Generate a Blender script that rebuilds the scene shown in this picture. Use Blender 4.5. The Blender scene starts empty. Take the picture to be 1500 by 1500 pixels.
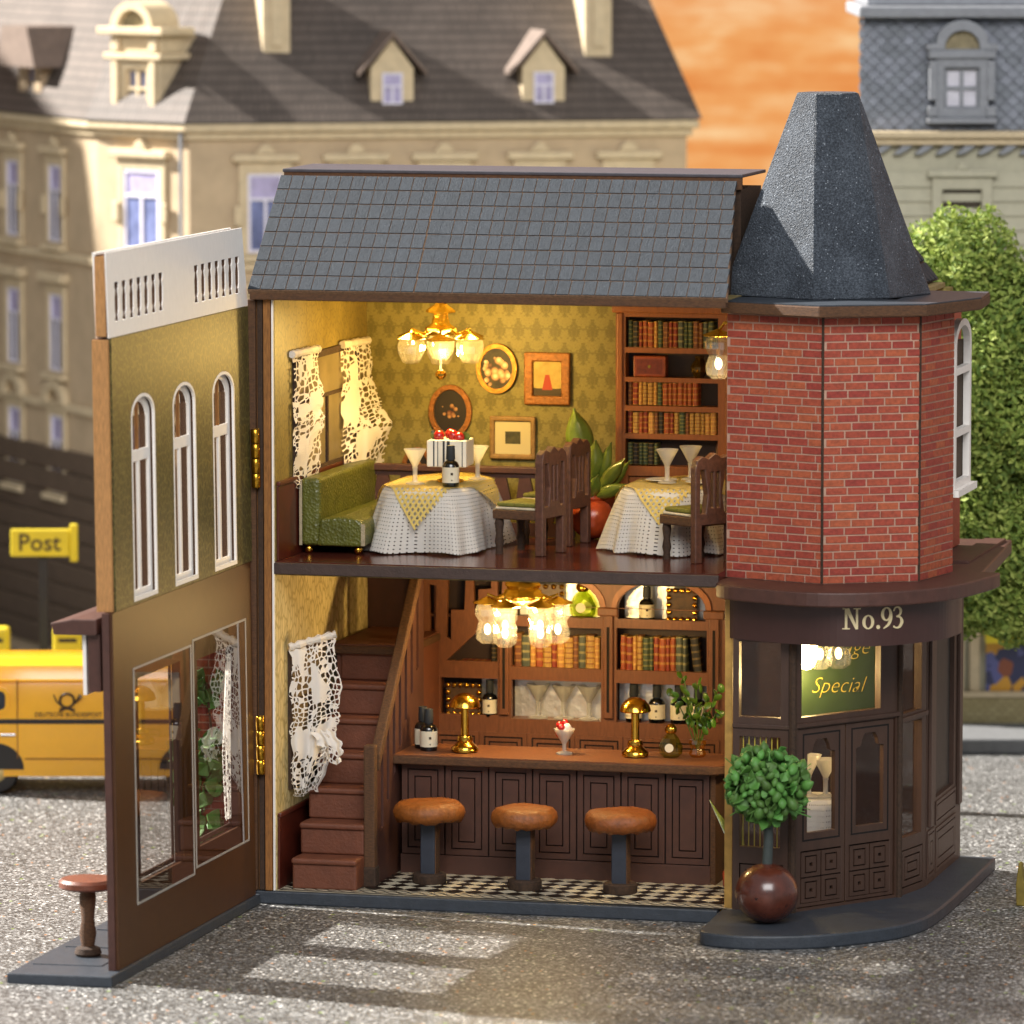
import bpy, bmesh, math, random
from mathutils import Vector, Matrix
from mathutils.geometry import tessellate_polygon
random.seed(7)
S = bpy.context.scene
COL = S.collection
R = math.radians

# ------------------------------------------------------------------ camera
FPX, YAW, DIST = 9000.0, R(14.5), 90.0
PITCH = math.atan(950 / FPX)
rv = Vector((math.cos(YAW), math.sin(YAW), 0))
fh = Vector((-math.sin(YAW), math.cos(YAW), 0))
fw = fh * math.cos(PITCH) + Vector((0, 0, -math.sin(PITCH)))
uv_ = rv.cross(fw)
CAM = -((370 - 750) / FPX * DIST * rv - (1322 - 750) / FPX * DIST * uv_ + DIST * fw)
cam = bpy.data.cameras.new('camera')
cam.sensor_width = 36; cam.lens = 36 * FPX / 1500
cam.clip_start = 1; cam.clip_end = 2000
cam.dof.use_dof = True; cam.dof.focus_distance = 89.5; cam.dof.aperture_fstop = 0.5
co = bpy.data.objects.new('camera', cam); COL.objects.link(co)
m3 = Matrix((rv, uv_, -fw)).transposed()
co.matrix_world = Matrix.Translation(CAM) @ m3.to_4x4()
S.camera = co

# ------------------------------------------------------------------ world, key lamp, exposure
W = bpy.data.worlds.new('World'); S.world = W; W.use_nodes = True
bg = W.node_tree.nodes['Background']
bg.inputs[0].default_value = (0.92, 0.95, 1.0, 1); bg.inputs[1].default_value = 0.28
SUN_DIR = Vector((1.0, -0.12, -0.77)).normalized()      # light comes from the left, a little from behind
key = bpy.data.lights.new('key_lamp', 'SPOT')
KD = 190.0
key.energy = 9.4 * 4 * math.pi * KD * KD; key.color = (1.0, 0.95, 0.88)
key.spot_size = R(34); key.spot_blend = 0.1; key.shadow_soft_size = 2.6
ko = bpy.data.objects.new('key_lamp', key); COL.objects.link(ko)
ko.location = Vector((2, 4, 4)) - SUN_DIR * KD
ko.rotation_euler = SUN_DIR.to_track_quat('-Z', 'Y').to_euler()
# soft studio light standing behind and above the camera
soft = bpy.data.lights.new('soft_lamp', 'AREA'); soft.shape = 'RECTANGLE'; soft.size = 50; soft.size_y = 35
soft.energy = 40000; soft.color = (1.0, 0.98, 0.97)
so = bpy.data.objects.new('soft_lamp', soft); COL.objects.link(so)
so.location = CAM + rv * 6 + Vector((0, 0, 36)) + fh * 15
so.rotation_euler = (Vector((3, 0, 5)) - so.location).to_track_quat('-Z', 'Y').to_euler()
vs = S.view_settings
vs.view_transform = 'Standard'; vs.look = 'None'; vs.exposure = 0.55; vs.gamma = 1.0; vs.use_curve_mapping = False
cy = S.cycles
cy.max_bounces = 8; cy.diffuse_bounces = 3; cy.glossy_bounces = 4; cy.transmission_bounces = 6; cy.transparent_max_bounces = 16
cy.caustics_reflective = False; cy.caustics_refractive = False; cy.sample_clamp_indirect = 4.0; cy.use_denoising = True
cy.blur_glossy = 0.5

# ------------------------------------------------------------------ helpers
def hexc(h):
    h = h.lstrip('#'); o = []
    for i in (0, 2, 4):
        v = int(h[i:i + 2], 16) / 255
        o.append(v / 12.92 if v <= 0.04045 else ((v + 0.055) / 1.055) ** 2.4)
    return (*o, 1.0)
MATS = {}
class NT:
    """small wrapper to write node graphs shortly"""
    def __init__(s, name):
        s.m = bpy.data.materials.new(name); s.m.use_nodes = True
        s.t = s.m.node_tree; s.n = s.t.nodes; s.b = s.n['Principled BSDF']; MATS[name] = s.m
    def add(s, typ, **k):
        nd = s.n.new(typ)
        for a, v in k.items():
            if a.startswith('i_'):
                key_ = a[2:]; nd.inputs[int(key_) if key_.isdigit() else key_.replace('_', ' ')].default_value = v
            else: setattr(nd, a, v)
        return nd
    def link(s, a, b): s.t.links.new(a, b)
    def coord(s, kind='Object'): return s.add('ShaderNodeTexCoord').outputs[kind]
    def noise(s, vec, scale, detail=4, rough=.55):
        nd = s.add('ShaderNodeTexNoise'); nd.inputs['Scale'].default_value = scale; nd.inputs['Detail'].default_value = detail
        nd.inputs['Roughness'].default_value = rough
        if vec is not None: s.link(vec, nd.inputs['Vector'])
        return nd
    def math(s, op, a, b=None, clamp=False):
        nd = s.add('ShaderNodeMath', operation=op, use_clamp=clamp)
        for i, x in enumerate((a, b)):
            if x is None: continue
            if isinstance(x, (int, float)): nd.inputs[i].default_value = x
            else: s.link(x, nd.inputs[i])
        return nd.outputs[0]
    def mix(s, fac, a, b, mode='MIX'):
        nd = s.add('ShaderNodeMix', data_type='RGBA', blend_type=mode)
        for i, x in ((0, fac), (6, a), (7, b)):
            if isinstance(x, (int, float)): nd.inputs[i].default_value = x
            elif isinstance(x, tuple): nd.inputs[i].default_value = x
            else: s.link(x, nd.inputs[i])
        return nd.outputs[2]
    def ramp(s, fac, stops, interp='LINEAR'):
        nd = s.add('ShaderNodeValToRGB'); nd.color_ramp.interpolation = interp
        e = nd.color_ramp.elements
        while len(e) < len(stops): e.new(0.5)
        for el, (p, c) in zip(e, stops): el.position = p; el.color = c
        s.link(fac, nd.inputs[0]); return nd.outputs[0]
    def bump(s, h, strength, dist=0.02):
        nd = s.add('ShaderNodeBump'); nd.inputs['Strength'].default_value = strength; nd.inputs['Distance'].default_value = dist
        s.link(h, nd.inputs['Height']); s.link(nd.outputs[0], s.b.inputs['Normal']); return nd
    def sep(s, vec):
        nd = s.add('ShaderNodeSeparateXYZ'); s.link(vec, nd.inputs[0]); return nd.outputs
    def mapping(s, vec, scale=(1, 1, 1), rot=(0, 0, 0)):
        nd = s.add('ShaderNodeMapping'); nd.inputs['Scale'].default_value = scale; nd.inputs['Rotation'].default_value = rot
        s.link(vec, nd.inputs['Vector']); return nd.outputs[0]
    def base(s, x):
        if isinstance(x, tuple): s.b.inputs['Base Color'].default_value = x
        else: s.link(x, s.b.inputs['Base Color'])
    def set(s, **k):
        for a, v in k.items(): s.b.inputs[a.replace('_', ' ')].default_value = v
def dark(c, k): return (c[0] * k, c[1] * k, c[2] * k, 1)
def M(name, col, rough=.6, metal=0.0, var=.25, scale=6.0, bump=.15, bscale=45.0, rand=0.0, stretch=(1, 1, 1), wear=None, island=False, coat=0.0):
    """general painted / wooden / metal surface: mottled colour, fine relief, optional per-object tone, optional worn specks"""
    if name in MATS: return MATS[name]
    c = hexc(col) if isinstance(col, str) else col
    g = NT(name); v = g.coord('Object')
    if rand and not island:
        oi = g.add('ShaderNodeObjectInfo')
        off = g.add('ShaderNodeVectorMath', operation='SCALE'); off.inputs[0].default_value = (37, 17, 23); g.link(oi.outputs['Random'], off.inputs['Scale'])
        ad = g.add('ShaderNodeVectorMath', operation='ADD'); g.link(v, ad.inputs[0]); g.link(off.outputs[0], ad.inputs[1]); v = ad.outputs[0]
    v = g.mapping(v, stretch)
    n1 = g.noise(v, scale, 5, .6)
    colr = g.ramp(n1.outputs[0], [(.28, dark(c, 1 - var)), (.72, dark(c, 1 + var))])
    if rand:
        src = g.add('ShaderNodeNewGeometry').outputs['Random Per Island'] if island else g.add('ShaderNodeObjectInfo').outputs['Random']
        hs = g.add('ShaderNodeHueSaturation'); g.link(colr, hs.inputs['Color'])
        g.link(g.math('ADD', g.math('MULTIPLY', src, 2 * rand), 1 - rand), hs.inputs['Value'])
        g.link(g.math('ADD', g.math('MULTIPLY', src, .03 * min(1, rand * 4)), .5 - .015 * min(1, rand * 4)), hs.inputs['Hue'])
        colr = hs.outputs[0]
    if wear:
        n2 = g.noise(g.coord('Object'), wear[1], 6, .7)
        colr = g.mix(g.ramp(n2.outputs[0], [(wear[2], (0, 0, 0, 1)), (wear[2] + .06, (1, 1, 1, 1))]), colr, hexc(wear[0]))
    g.base(colr); g.set(Roughness=rough, Metallic=metal)
    if coat: g.set(Coat_Weight=coat, Coat_Roughness=.15)
    if bump: g.bump(g.noise(v, bscale, 4, .65).outputs[0], bump, .02)
    return g.m

def link(o, parent=None):
    COL.objects.link(o)
    if parent is not None: o.parent = parent
    return o
def tag(o, label, cat, group=None):
    o['label'] = label; o['category'] = cat
    if group: o['group'] = group
    return o
def thing(name, label, cat, loc=(0, 0, 0), rz=0.0, group=None):
    o = bpy.data.objects.new(name, None); o.empty_display_size = .1; COL.objects.link(o)
    o.location = loc; o.rotation_euler = (0, 0, rz)
    return tag(o, label, cat, group)
def copy_tree(o, parent=None):
    c = o.copy(); COL.objects.link(c)
    if parent is not None: c.parent = parent
    for ch in list(o.children): copy_tree(ch, c)
    return c
ident = lambda u, v, w: (u, v, w)
class MB:
    def __init__(s): s.v = []; s.f = []; s.uv = None
    def hexa(s, u0, u1, v0, v1, w0, w1, fn=ident):
        b = len(s.v)
        for w in (w0, w1):
            for (u, v) in ((u0, v0), (u1, v0), (u1, v1), (u0, v1)): s.v.append(tuple(fn(u, v, w)))
        s.f += [(b, b + 3, b + 2, b + 1), (b + 4, b + 5, b + 6, b + 7)] + [(b + i, b + (i + 1) % 4, b + 4 + (i + 1) % 4, b + 4 + i) for i in range(4)]
        return s
    box = hexa
    def prism(s, poly, w0, w1, fn=ident):
        n = len(poly); b = len(s.v)
        for w in (w0, w1):
            for (u, v) in poly: s.v.append(tuple(fn(u, v, w)))
        s.f += [tuple(range(b + n - 1, b - 1, -1)), tuple(range(b + n, b + 2 * n))]
        s.f += [(b + i, b + (i + 1) % n, b + n + (i + 1) % n, b + n + i) for i in range(n)]
        return s
    def frustum(s, p0, z0, p1, z1):
        n = len(p0); b = len(s.v)
        s.v += [(x, y, z0) for x, y in p0] + [(x, y, z1) for x, y in p1]
        s.f += [tuple(range(b + n - 1, b - 1, -1)), tuple(range(b + n, b + 2 * n))]
        s.f += [(b + i, b + (i + 1) % n, b + n + (i + 1) % n, b + n + i) for i in range(n)]
        return s
    def plate(s, outer, holes, w0, w1, fn=ident):
        loops = [outer] + list(holes)
        flat = [p for l in loops for p in l]
        tri = tessellate_polygon([[Vector((p[0], p[1], 0)) for p in l] for l in loops])
        b = len(s.v); n = len(flat)
        for w in (w0, w1):
            for p in flat: s.v.append(tuple(fn(p[0], p[1], w)))
        for t in tri:
            s.f.append((b + t[0], b + t[1], b + t[2])); s.f.append((b + n + t[2], b + n + t[1], b + n + t[0]))
        o = 0
        for l in loops:
            k = len(l)
            for i in range(k): s.f.append((b + o + i, b + o + (i + 1) % k, b + n + o + (i + 1) % k, b + n + o + i))
            o += k
        return s
    def lathe(s, prof, n=20, c=(0, 0, 0), flute=0.0, nf=8, cap=True):
        b = len(s.v)
        for (r_, z) in prof:
            for i in range(n):
                a_ = 2 * math.pi * i / n; rr = r_ * (1 + flute * math.cos(nf * a_))
                s.v.append((c[0] + rr * math.cos(a_), c[1] + rr * math.sin(a_), c[2] + z))
        m = len(prof)
        for j in range(m - 1):
            for i in range(n):
                s.f.append((b + j * n + i, b + j * n + (i + 1) % n, b + (j + 1) * n + (i + 1) % n, b + (j + 1) * n + i))
        if cap:
            s.f.append(tuple(b + i for i in range(n - 1, -1, -1))); s.f.append(tuple(b + (m - 1) * n + i for i in range(n)))
        return s
    def tube(s, pts, rad, n=8, flat=1.0):
        pts = [Vector(p) for p in pts]; b = len(s.v); m = len(pts)
        prev = None
        for j, p in enumerate(pts):
            t = (pts[min(j + 1, m - 1)] - pts[max(j - 1, 0)]).normalized()
            if prev is None: x = t.orthogonal().normalized()
            else: x = (prev - t * prev.dot(t)).normalized()
            prev = x; y = t.cross(x)
            rr = rad[j] if isinstance(rad, (list, tuple)) else rad
            for i in range(n):
                a_ = 2 * math.pi * i / n; q = p + x * (rr * math.cos(a_)) + y * (rr * flat * math.sin(a_)); s.v.append(tuple(q))
        for j in range(m - 1):
            for i in range(n): s.f.append((b + j * n + i, b + j * n + (i + 1) % n, b + (j + 1) * n + (i + 1) % n, b + (j + 1) * n + i))
        s.f.append(tuple(b + i for i in range(n - 1, -1, -1))); s.f.append(tuple(b + (m - 1) * n + i for i in range(n)))
        return s
    def ball(s, c, r, n=12, m=8, sc=(1, 1, 1)):
        prof = []
        b = len(s.v)
        for j in range(m + 1):
            t = math.pi * j / m; rr = max(math.sin(t), .02)
            for i in range(n):
                a_ = 2 * math.pi * i / n
                s.v.append((c[0] + r * sc[0] * rr * math.cos(a_), c[1] + r * sc[1] * rr * math.sin(a_), c[2] - r * sc[2] * math.cos(t)))
        for j in range(m):
            for i in range(n): s.f.append((b + j * n + i, b + j * n + (i + 1) % n, b + (j + 1) * n + (i + 1) % n, b + (j + 1) * n + i))
        s.f.append(tuple(b + i for i in range(n - 1, -1, -1))); s.f.append(tuple(b + m * n + i for i in range(n)))
        return s
    def grid(s, fn, nu, nv):
        b = len(s.v)
        if s.uv is None: s.uv = []
        for j in range(nv + 1):
            for i in range(nu + 1):
                s.v.append(tuple(fn(i / nu, j / nv))); s.uv.append((i / nu, j / nv))
        for j in range(nv):
            for i in range(nu):
                q = b + j * (nu + 1) + i; s.f.append((q, q + 1, q + nu + 2, q + nu + 1))
        return s
    def mesh(s, name, mat, smooth=False):
        me = bpy.data.meshes.new(name); me.from_pydata(s.v, [], s.f)
        if s.uv:
            ul = me.uv_layers.new(name='UVMap')
            for l in me.loops: ul.data[l.index].uv = s.uv[l.vertex_index]
        bm = bmesh.new(); bm.from_mesh(me); bmesh.ops.recalc_face_normals(bm, faces=bm.faces); bm.to_mesh(me); bm.free()
        if smooth:
            me.shade_smooth(); me.set_sharp_from_angle(angle=R(smooth if not isinstance(smooth, bool) else 40))
        if mat is not None: me.materials.append(mat)
        return me
    def build(s, name, mat, parent=None, smooth=False, bevel=0.0, seg=2, loc=None, rot=None):
        o = bpy.data.objects.new(name, s.mesh(name, mat, smooth)); link(o, parent)
        if bevel:
            md = o.modifiers.new('bevel', 'BEVEL'); md.width = bevel; md.segments = seg; md.limit_method = 'ANGLE'; md.angle_limit = R(35)
        if loc is not None: o.location = loc
        if rot is not None: o.rotation_euler = rot
        return o
def inst(name, me, parent, loc, rot=(0, 0, 0), sc=(1, 1, 1)):
    o = bpy.data.objects.new(name, me); link(o, parent); o.location = loc; o.rotation_euler = rot; o.scale = sc; return o
def facefn(p0, p1, flip=1):
    """maps (u along the wall, z, d outwards) to a point; outward is right of the walking direction p0->p1"""
    d = Vector((p1[0] - p0[0], p1[1] - p0[1])); L = d.length; d.normalize(); n = Vector((d.y, -d.x)) * flip
    return (lambda u, z, w: (p0[0] + d.x * u + n.x * w, p0[1] + d.y * u + n.y * w, z)), L
def rect(u0, u1, v0, v1): return [(u0, v0), (u1, v0), (u1, v1), (u0, v1)]
def arch(u0, u1, v0, v1, n=10, rise=None):
    c = (u0 + u1) / 2; h = (u1 - u0) / 2; r_ = h if rise is None else rise
    return [(u0, v0), (u1, v0)] + [(c + h * math.cos(math.pi * i / n), v1 - r_ + r_ * math.sin(math.pi * i / n)) for i in range(n + 1)]
def ell(cu, cv, ru, rv2, n=28): return [(cu + ru * math.cos(2 * math.pi * i / n), cv + rv2 * math.sin(2 * math.pi * i / n)) for i in range(n)]
def spline(pts, k=6):
    out = []; n = len(pts)
    for i in range(n - 1):
        p0, p1, p2, p3 = pts[max(i - 1, 0)], pts[i], pts[i + 1], pts[min(i + 2, n - 1)]
        for j in range(k):
            t = j / k
            out.append(tuple(.5 * (2 * p1[a] + (p2[a] - p0[a]) * t + (2 * p0[a] - 5 * p1[a] + 4 * p2[a] - p3[a]) * t * t + (3 * p1[a] - p0[a] - 3 * p2[a] + p3[a]) * t ** 3) for a in range(len(p1))))
    out.append(tuple(pts[-1])); return out
def text_mesh(name, body, size, mat, parent, loc, rot, shear=0.0, depth=.004, align='CENTER', xs=1.0, bold=0.0):
    cu = bpy.data.curves.new(name, 'FONT'); cu.body = body; cu.size = size; cu.shear = shear; cu.extrude = depth; cu.align_x = align; cu.resolution_u = 3; cu.offset = bold
    t = bpy.data.objects.new(name, cu); COL.objects.link(t)
    dg = bpy.context.evaluated_depsgraph_get(); me = bpy.data.meshes.new_from_object(t.evaluated_get(dg))
    bpy.data.objects.remove(t); bpy.data.curves.remove(cu)
    me.name = name; me.materials.clear(); me.materials.append(mat)
    o = bpy.data.objects.new(name, me); link(o, parent); o.location = loc; o.rotation_euler = rot; o.scale = (xs, 1, 1); return o
def pointlamp(name, parent, loc, energy, col=(1, .68, .28), rad=.07):
    l = bpy.data.lights.new(name, 'POINT'); l.energy = energy; l.color = col; l.shadow_soft_size = rad
    o = bpy.data.objects.new(name, l); link(o, parent); o.location = loc; return o
def CF(x, d, z): return CAM.xy.to_3d() + rv * x + fh * d + Vector((0, 0, z))
def B(px, py, d):
    """photo pixel at distance d in front of the camera -> (sideways, height)"""
    ray = (px - 750) / FPX * rv - (py - 750) / FPX * uv_ + fw
    t = d / ray.dot(fh); return (t * (px - 750) / FPX, CAM.z + t * ray.z)
ORD = ['first', 'second', 'third', 'fourth', 'fifth', 'sixth', 'seventh', 'eighth', 'ninth', 'tenth', 'eleventh', 'twelfth', 'thirteenth', 'fourteenth', 'fifteenth', 'sixteenth', 'seventeenth', 'eighteenth', 'nineteenth', 'twentieth', 'twenty-first', 'twenty-second', 'twenty-third', 'twenty-fourth', 'twenty-fifth', 'twenty-sixth']

# ------------------------------------------------------------------ materials
m_slate = M('slate_paint', '#343a42', .5, var=.2, bump=.35, bscale=24, wear=('#525962', 26, .66))
m_brown = M('dark_brown_paint', '#4a342c', .55, var=.2, bump=.2, bscale=60, stretch=(1, 1, .3))
m_brown2 = M('red_brown_paint', '#4c2f27', .5, var=.2, bump=.2, bscale=55)
m_board = M('board_brown', '#47290f', .45, var=.12, bump=.06, bscale=80)
m_bar = M('counter_brown', '#4c2e22', .55, var=.14, bump=.12, bscale=70)
m_burnt = M('burnt_wood_edge', '#553820', .75, var=.45, scale=12, bump=.5, bscale=50, stretch=(1.5, 1.5, 4))
m_burntd = M('dark_burnt_edge', '#3a281a', .8, var=.5, scale=22, bump=.4, bscale=60)
m_ply = M('plywood_edge', '#94622f', .7, var=.4, scale=9, bump=.6, bscale=40, stretch=(6, 6, .8))
m_shelf = M('shelf_wood', '#6e4226', .5, var=.22, scale=9, bump=.15, bscale=60, stretch=(3, 3, .6))
m_case = M('case_wood', '#8f5426', .45, var=.2, scale=8, bump=.12, bscale=60, stretch=(3, 3, .6))
m_floor2 = M('polished_floor', '#52281f', .16, var=.25, scale=7, bump=.05, bscale=30, stretch=(.4, 3, 1))
m_wains = M('wainscot_red', '#501f14', .35, var=.2, bump=.08)
m_groove = M('burnt_groove', '#120c09', .9, var=.2, bump=0)
m_white = M('white_paint', '#f0ece6', .6, var=.04, bump=.12, bscale=70, stretch=(1, 3, 1))
m_gold = M('brass', '#d3a23e', .16, 1.0, var=.12, bump=.06, bscale=20)
m_goldr = M('gold_filigree', '#e6c052', .22, 1.0, var=.15, bump=.9, bscale=18)
m_black = M('black_paint', '#17181b', .5, var=.2, bump=.1)
m_stool = M('stool_leather', '#8a4d1c', .42, var=.35, scale=14, bump=.9, bscale=26, rand=.05)
m_post = M('post_navy', '#2b303b', .5, var=.2, bump=.2)
m_leather = M('green_leather', '#4f6626', .3, var=.15, scale=5, bump=0)
m_bottle = M('black_glass', '#0d0f11', .12, var=.1, bump=0, coat=.5)
m_rubber = M('cork_grey', '#2a2d2f', .7, var=.2, bump=.2)
m_paper = M('label_paper', '#d9cfb4', .8, var=.06, bump=0)
m_red = M('red_resin', '#b3201c', .2, var=.3, scale=20, bump=.2, bscale=30, coat=.6)
m_terra = M('terracotta_glaze', '#a8431f', .25, var=.25, bump=.1)
m_woodball = M('dark_wood_ball', '#54291c', .25, var=.4, scale=4, bump=.08, coat=.5, wear=('#2c1510', 9, .6))
m_leaf = M('topiary_leaf', '#4f7a34', .55, var=.25, bump=.2, rand=.35)
m_leaf2 = M('succulent_leaf', '#66742a', .3, var=.3, scale=4, bump=.05, rand=.3, coat=.4)
m_leaf3 = M('bar_leaf', '#4a6a1e', .3, var=.25, bump=.1, rand=.3)
m_tuft = M('tuft_yellow', '#7a6a2a', .8)
m_cornice = M('cream_trim', '#c9b796', .8, var=.12, bump=.1)
m_tan = M('tan_render', '#b9a486', .85, var=.1, scale=2.5, bump=.15, bscale=25)
m_tan2 = M('pale_render', '#b39d80', .85, var=.12, scale=2.5, bump=.15, bscale=25)
m_lilac = M('white_window_frame', '#d9d6e4', .6, var=.05, bump=0)
m_pane = M('window_pane', '#6f78a0', .2, var=.5, scale=2.2, bump=0)
m_panel2 = M('lilac_curtain_pane', '#a9a2c4', .3, var=.25, scale=4, bump=0)
m_van = M('van_yellow', '#eeb012', .22, var=.03, bump=0, coat=.6)
m_vblack = M('van_black', '#1a1715', .5, var=.1, bump=0)
m_yellow = M('post_yellow', '#d6be22', .5, var=.08, bump=.05)
m_siding = M('siding_paint', '#b4b09a', .8, var=.08, bump=.1, bscale=20)
m_greytrim = M('grey_trim', '#8b8e94', .75, var=.12, bump=.1)
m_stonebase = M('dark_stone', '#5b4b3c', .9, var=.2, bump=.3, bscale=12)
m_mortar = M('mortar', '#b4907c', .9, var=.15, bump=.2, bscale=60)
m_brick = M('brick_print', '#9c4630', .75, var=.3, scale=16, bump=.4, bscale=50, rand=.15)
m_brickj = M('brick_print_joined', '#9c4630', .75, var=.3, scale=16, bump=.4, bscale=50, rand=.15, island=True)
m_cake = M('cream_card', '#e8e0cc', .6, var=.05, bump=.05)
m_pot_o = M('orange_pot', '#b5401f', .3, var=.15, bump=0)
m_tilek = M('floor_tile_black', '#1c1512', .3, var=.2, bump=.03, rand=.2)
m_tilew = M('floor_tile_cream', '#cfc6ae', .3, var=.08, bump=.03, rand=.07)
m_step = M('stair_carpet', '#6a3c28', .6, var=.15, scale=5, bump=.5, bscale=22)
m_sticker = M('print_dark', '#3b2a12', .6, var=.05, bump=0)
m_cream = M('print_cream', '#d8c79c', .6, var=.04, bump=0)
m_gold_print = M('print_gold', '#b3a23e', .5, var=.05, bump=0)
m_menu = M('menu_green', '#24390f', .6, var=.12, bump=0)
m_kerb = M('kerb_stone', '#6c6d6e', .85, var=.12, bump=.2)
m_deck = M('roof_deck', '#3f3d44', .6, var=.2, bump=.3, bscale=40, wear=('#8a8790', 30, .68))

def mk_tile():
    g = NT('roof_tile'); v = g.coord('Object')
    oi = g.add('ShaderNodeObjectInfo'); c = hexc('#31373e')
    sc = g.add('ShaderNodeVectorMath', operation='SCALE'); sc.inputs[0].default_value = (41, 13, 7); g.link(oi.outputs['Random'], sc.inputs['Scale'])
    ad = g.add('ShaderNodeVectorMath', operation='ADD'); g.link(v, ad.inputs[0]); g.link(sc.outputs[0], ad.inputs[1])
    n = g.noise(ad.outputs[0], 14, 5, .65)
    col = g.ramp(n.outputs[0], [(.3, dark(c, .72)), (.7, dark(c, 1.2))])
    col = g.mix(g.ramp(g.noise(ad.outputs[0], 60, 3).outputs[0], [(.70, (0, 0, 0, 1)), (.74, (1, 1, 1, 1))]), col, hexc('#8f969c'))
    hs = g.add('ShaderNodeHueSaturation'); g.link(col, hs.inputs['Color']); g.link(g.math('ADD', g.math('MULTIPLY', oi.outputs['Random'], .2), .9), hs.inputs['Value'])
    g.base(hs.outputs[0]); g.set(Roughness=.75); g.b.inputs['Specular IOR Level'].default_value = .3; g.bump(g.noise(ad.outputs[0], 30, 5, .75).outputs[0], 1.0, .02); return g.m
m_tile = mk_tile()
def mk_cone():
    g = NT('sandpaper_painted_sparkle'); v = g.coord('Object')
    n = g.noise(v, 2.2, 4); f = g.noise(v, 34, 3, .8); w = g.add('ShaderNodeTexVoronoi'); w.inputs['Scale'].default_value = 42; g.link(v, w.inputs['Vector'])
    k = g.math('ADD', f.outputs[0], g.math('MULTIPLY', g.math('SUBTRACT', n.outputs[0], .5), .35))
    c = g.ramp(k, [(.34, hexc('#30353c')), (.50, hexc('#434a53')), (.68, hexc('#666e78'))])
    c = g.mix(g.math('MULTIPLY', g.math('GREATER_THAN', g.sep(w.outputs['Color'])[0], .975), g.math('LESS_THAN', w.outputs['Distance'], .4)), c, hexc('#9ea6b0'))  # glitter painted in as scattered pale flecks
    g.base(c); g.set(Roughness=.5); g.b.inputs['Specular IOR Level'].default_value = .35
    g.bump(g.math('ADD', f.outputs[0], g.math('MULTIPLY', w.outputs['Distance'], .5)), 1.0, .035); return g.m
m_cone = mk_cone()
def mk_ground():
    g = NT('grit_painted_sparkle'); v = g.coord('Object')
    w = g.add('ShaderNodeTexVoronoi'); w.inputs['Scale'].default_value = 30; g.link(v, w.inputs['Vector'])
    w2 = g.add('ShaderNodeTexVoronoi'); w2.inputs['Scale'].default_value = 13; g.link(v, w2.inputs['Vector'])
    r_, g2, b2 = g.sep(w.outputs['Color']); r3, g3, b3 = g.sep(w2.outputs['Color']); n = g.noise(v, .8, 5); n2 = g.noise(v, 7, 4, .7)
    t = g.math('ADD', g.math('MULTIPLY', r_, .55), g.math('ADD', g.math('MULTIPLY', n2.outputs[0], .3), g.math('MULTIPLY', n.outputs[0], .15)))
    c = g.ramp(t, [(.2, hexc('#262623')), (.42, hexc('#4c4b49')), (.62, hexc('#706f6d')), (.80, hexc('#bcbcba'))])
    c = g.mix(g.math('MULTIPLY', g.math('GREATER_THAN', r3, .88), g.math('LESS_THAN', w2.outputs['Distance'], .32)), c, hexc('#f2f0ec'))  # sparkle of the grit painted as near-white flecks in the base colour
    c = g.mix(g.math('MULTIPLY', g.math('GREATER_THAN', g3, .988), g.math('LESS_THAN', w2.outputs['Distance'], .4)), c, hexc('#86a03c'))
    c = g.mix(g.math('MULTIPLY', g.math('GREATER_THAN', b3, .99), g.math('LESS_THAN', w2.outputs['Distance'], .3)), c, hexc('#c8823c'))
    g.base(c); g.set(Roughness=.45); g.b.inputs['Specular IOR Level'].default_value = .6
    g.bump(g.math('ADD', g.math('MULTIPLY', g2, .6), g.math('ADD', g.math('MULTIPLY', g3, .5), n2.outputs[0])), .9, .03); return g.m
m_ground = mk_ground()
def mk_sky():
    g = NT('sunset_backdrop'); v = g.coord('Object'); x, y, z = g.sep(v)
    n = g.noise(g.mapping(v, (.22, .5, 1.3), (0, R(-9), 0)), 1.3, 6, .55); n2 = g.noise(g.mapping(v, (.8, .8, 2.4)), 2.2, 6, .65)
    t = g.math('ADD', g.math('MULTIPLY', n.outputs[0], .75), g.math('MULTIPLY', n2.outputs[0], .25))
    lo = g.ramp(t, [(.36, hexc('#dc8442')), (.5, hexc('#e9a260')), (.62, hexc('#f5ca94'))])
    hi = g.ramp(t, [(.36, hexc('#dc8f66')), (.5, hexc('#e6a27c')), (.62, hexc('#f0c2a2'))])
    h = g.math('MULTIPLY', g.math('SUBTRACT', z, 11.0), .22, True)
    em = g.add('ShaderNodeEmission'); g.link(g.mix(h, lo, hi), em.inputs[0]); em.inputs[1].default_value = .74
    g.link(em.outputs[0], g.n['Material Output'].inputs[0]); return g.m
m_sky = mk_sky()
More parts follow.
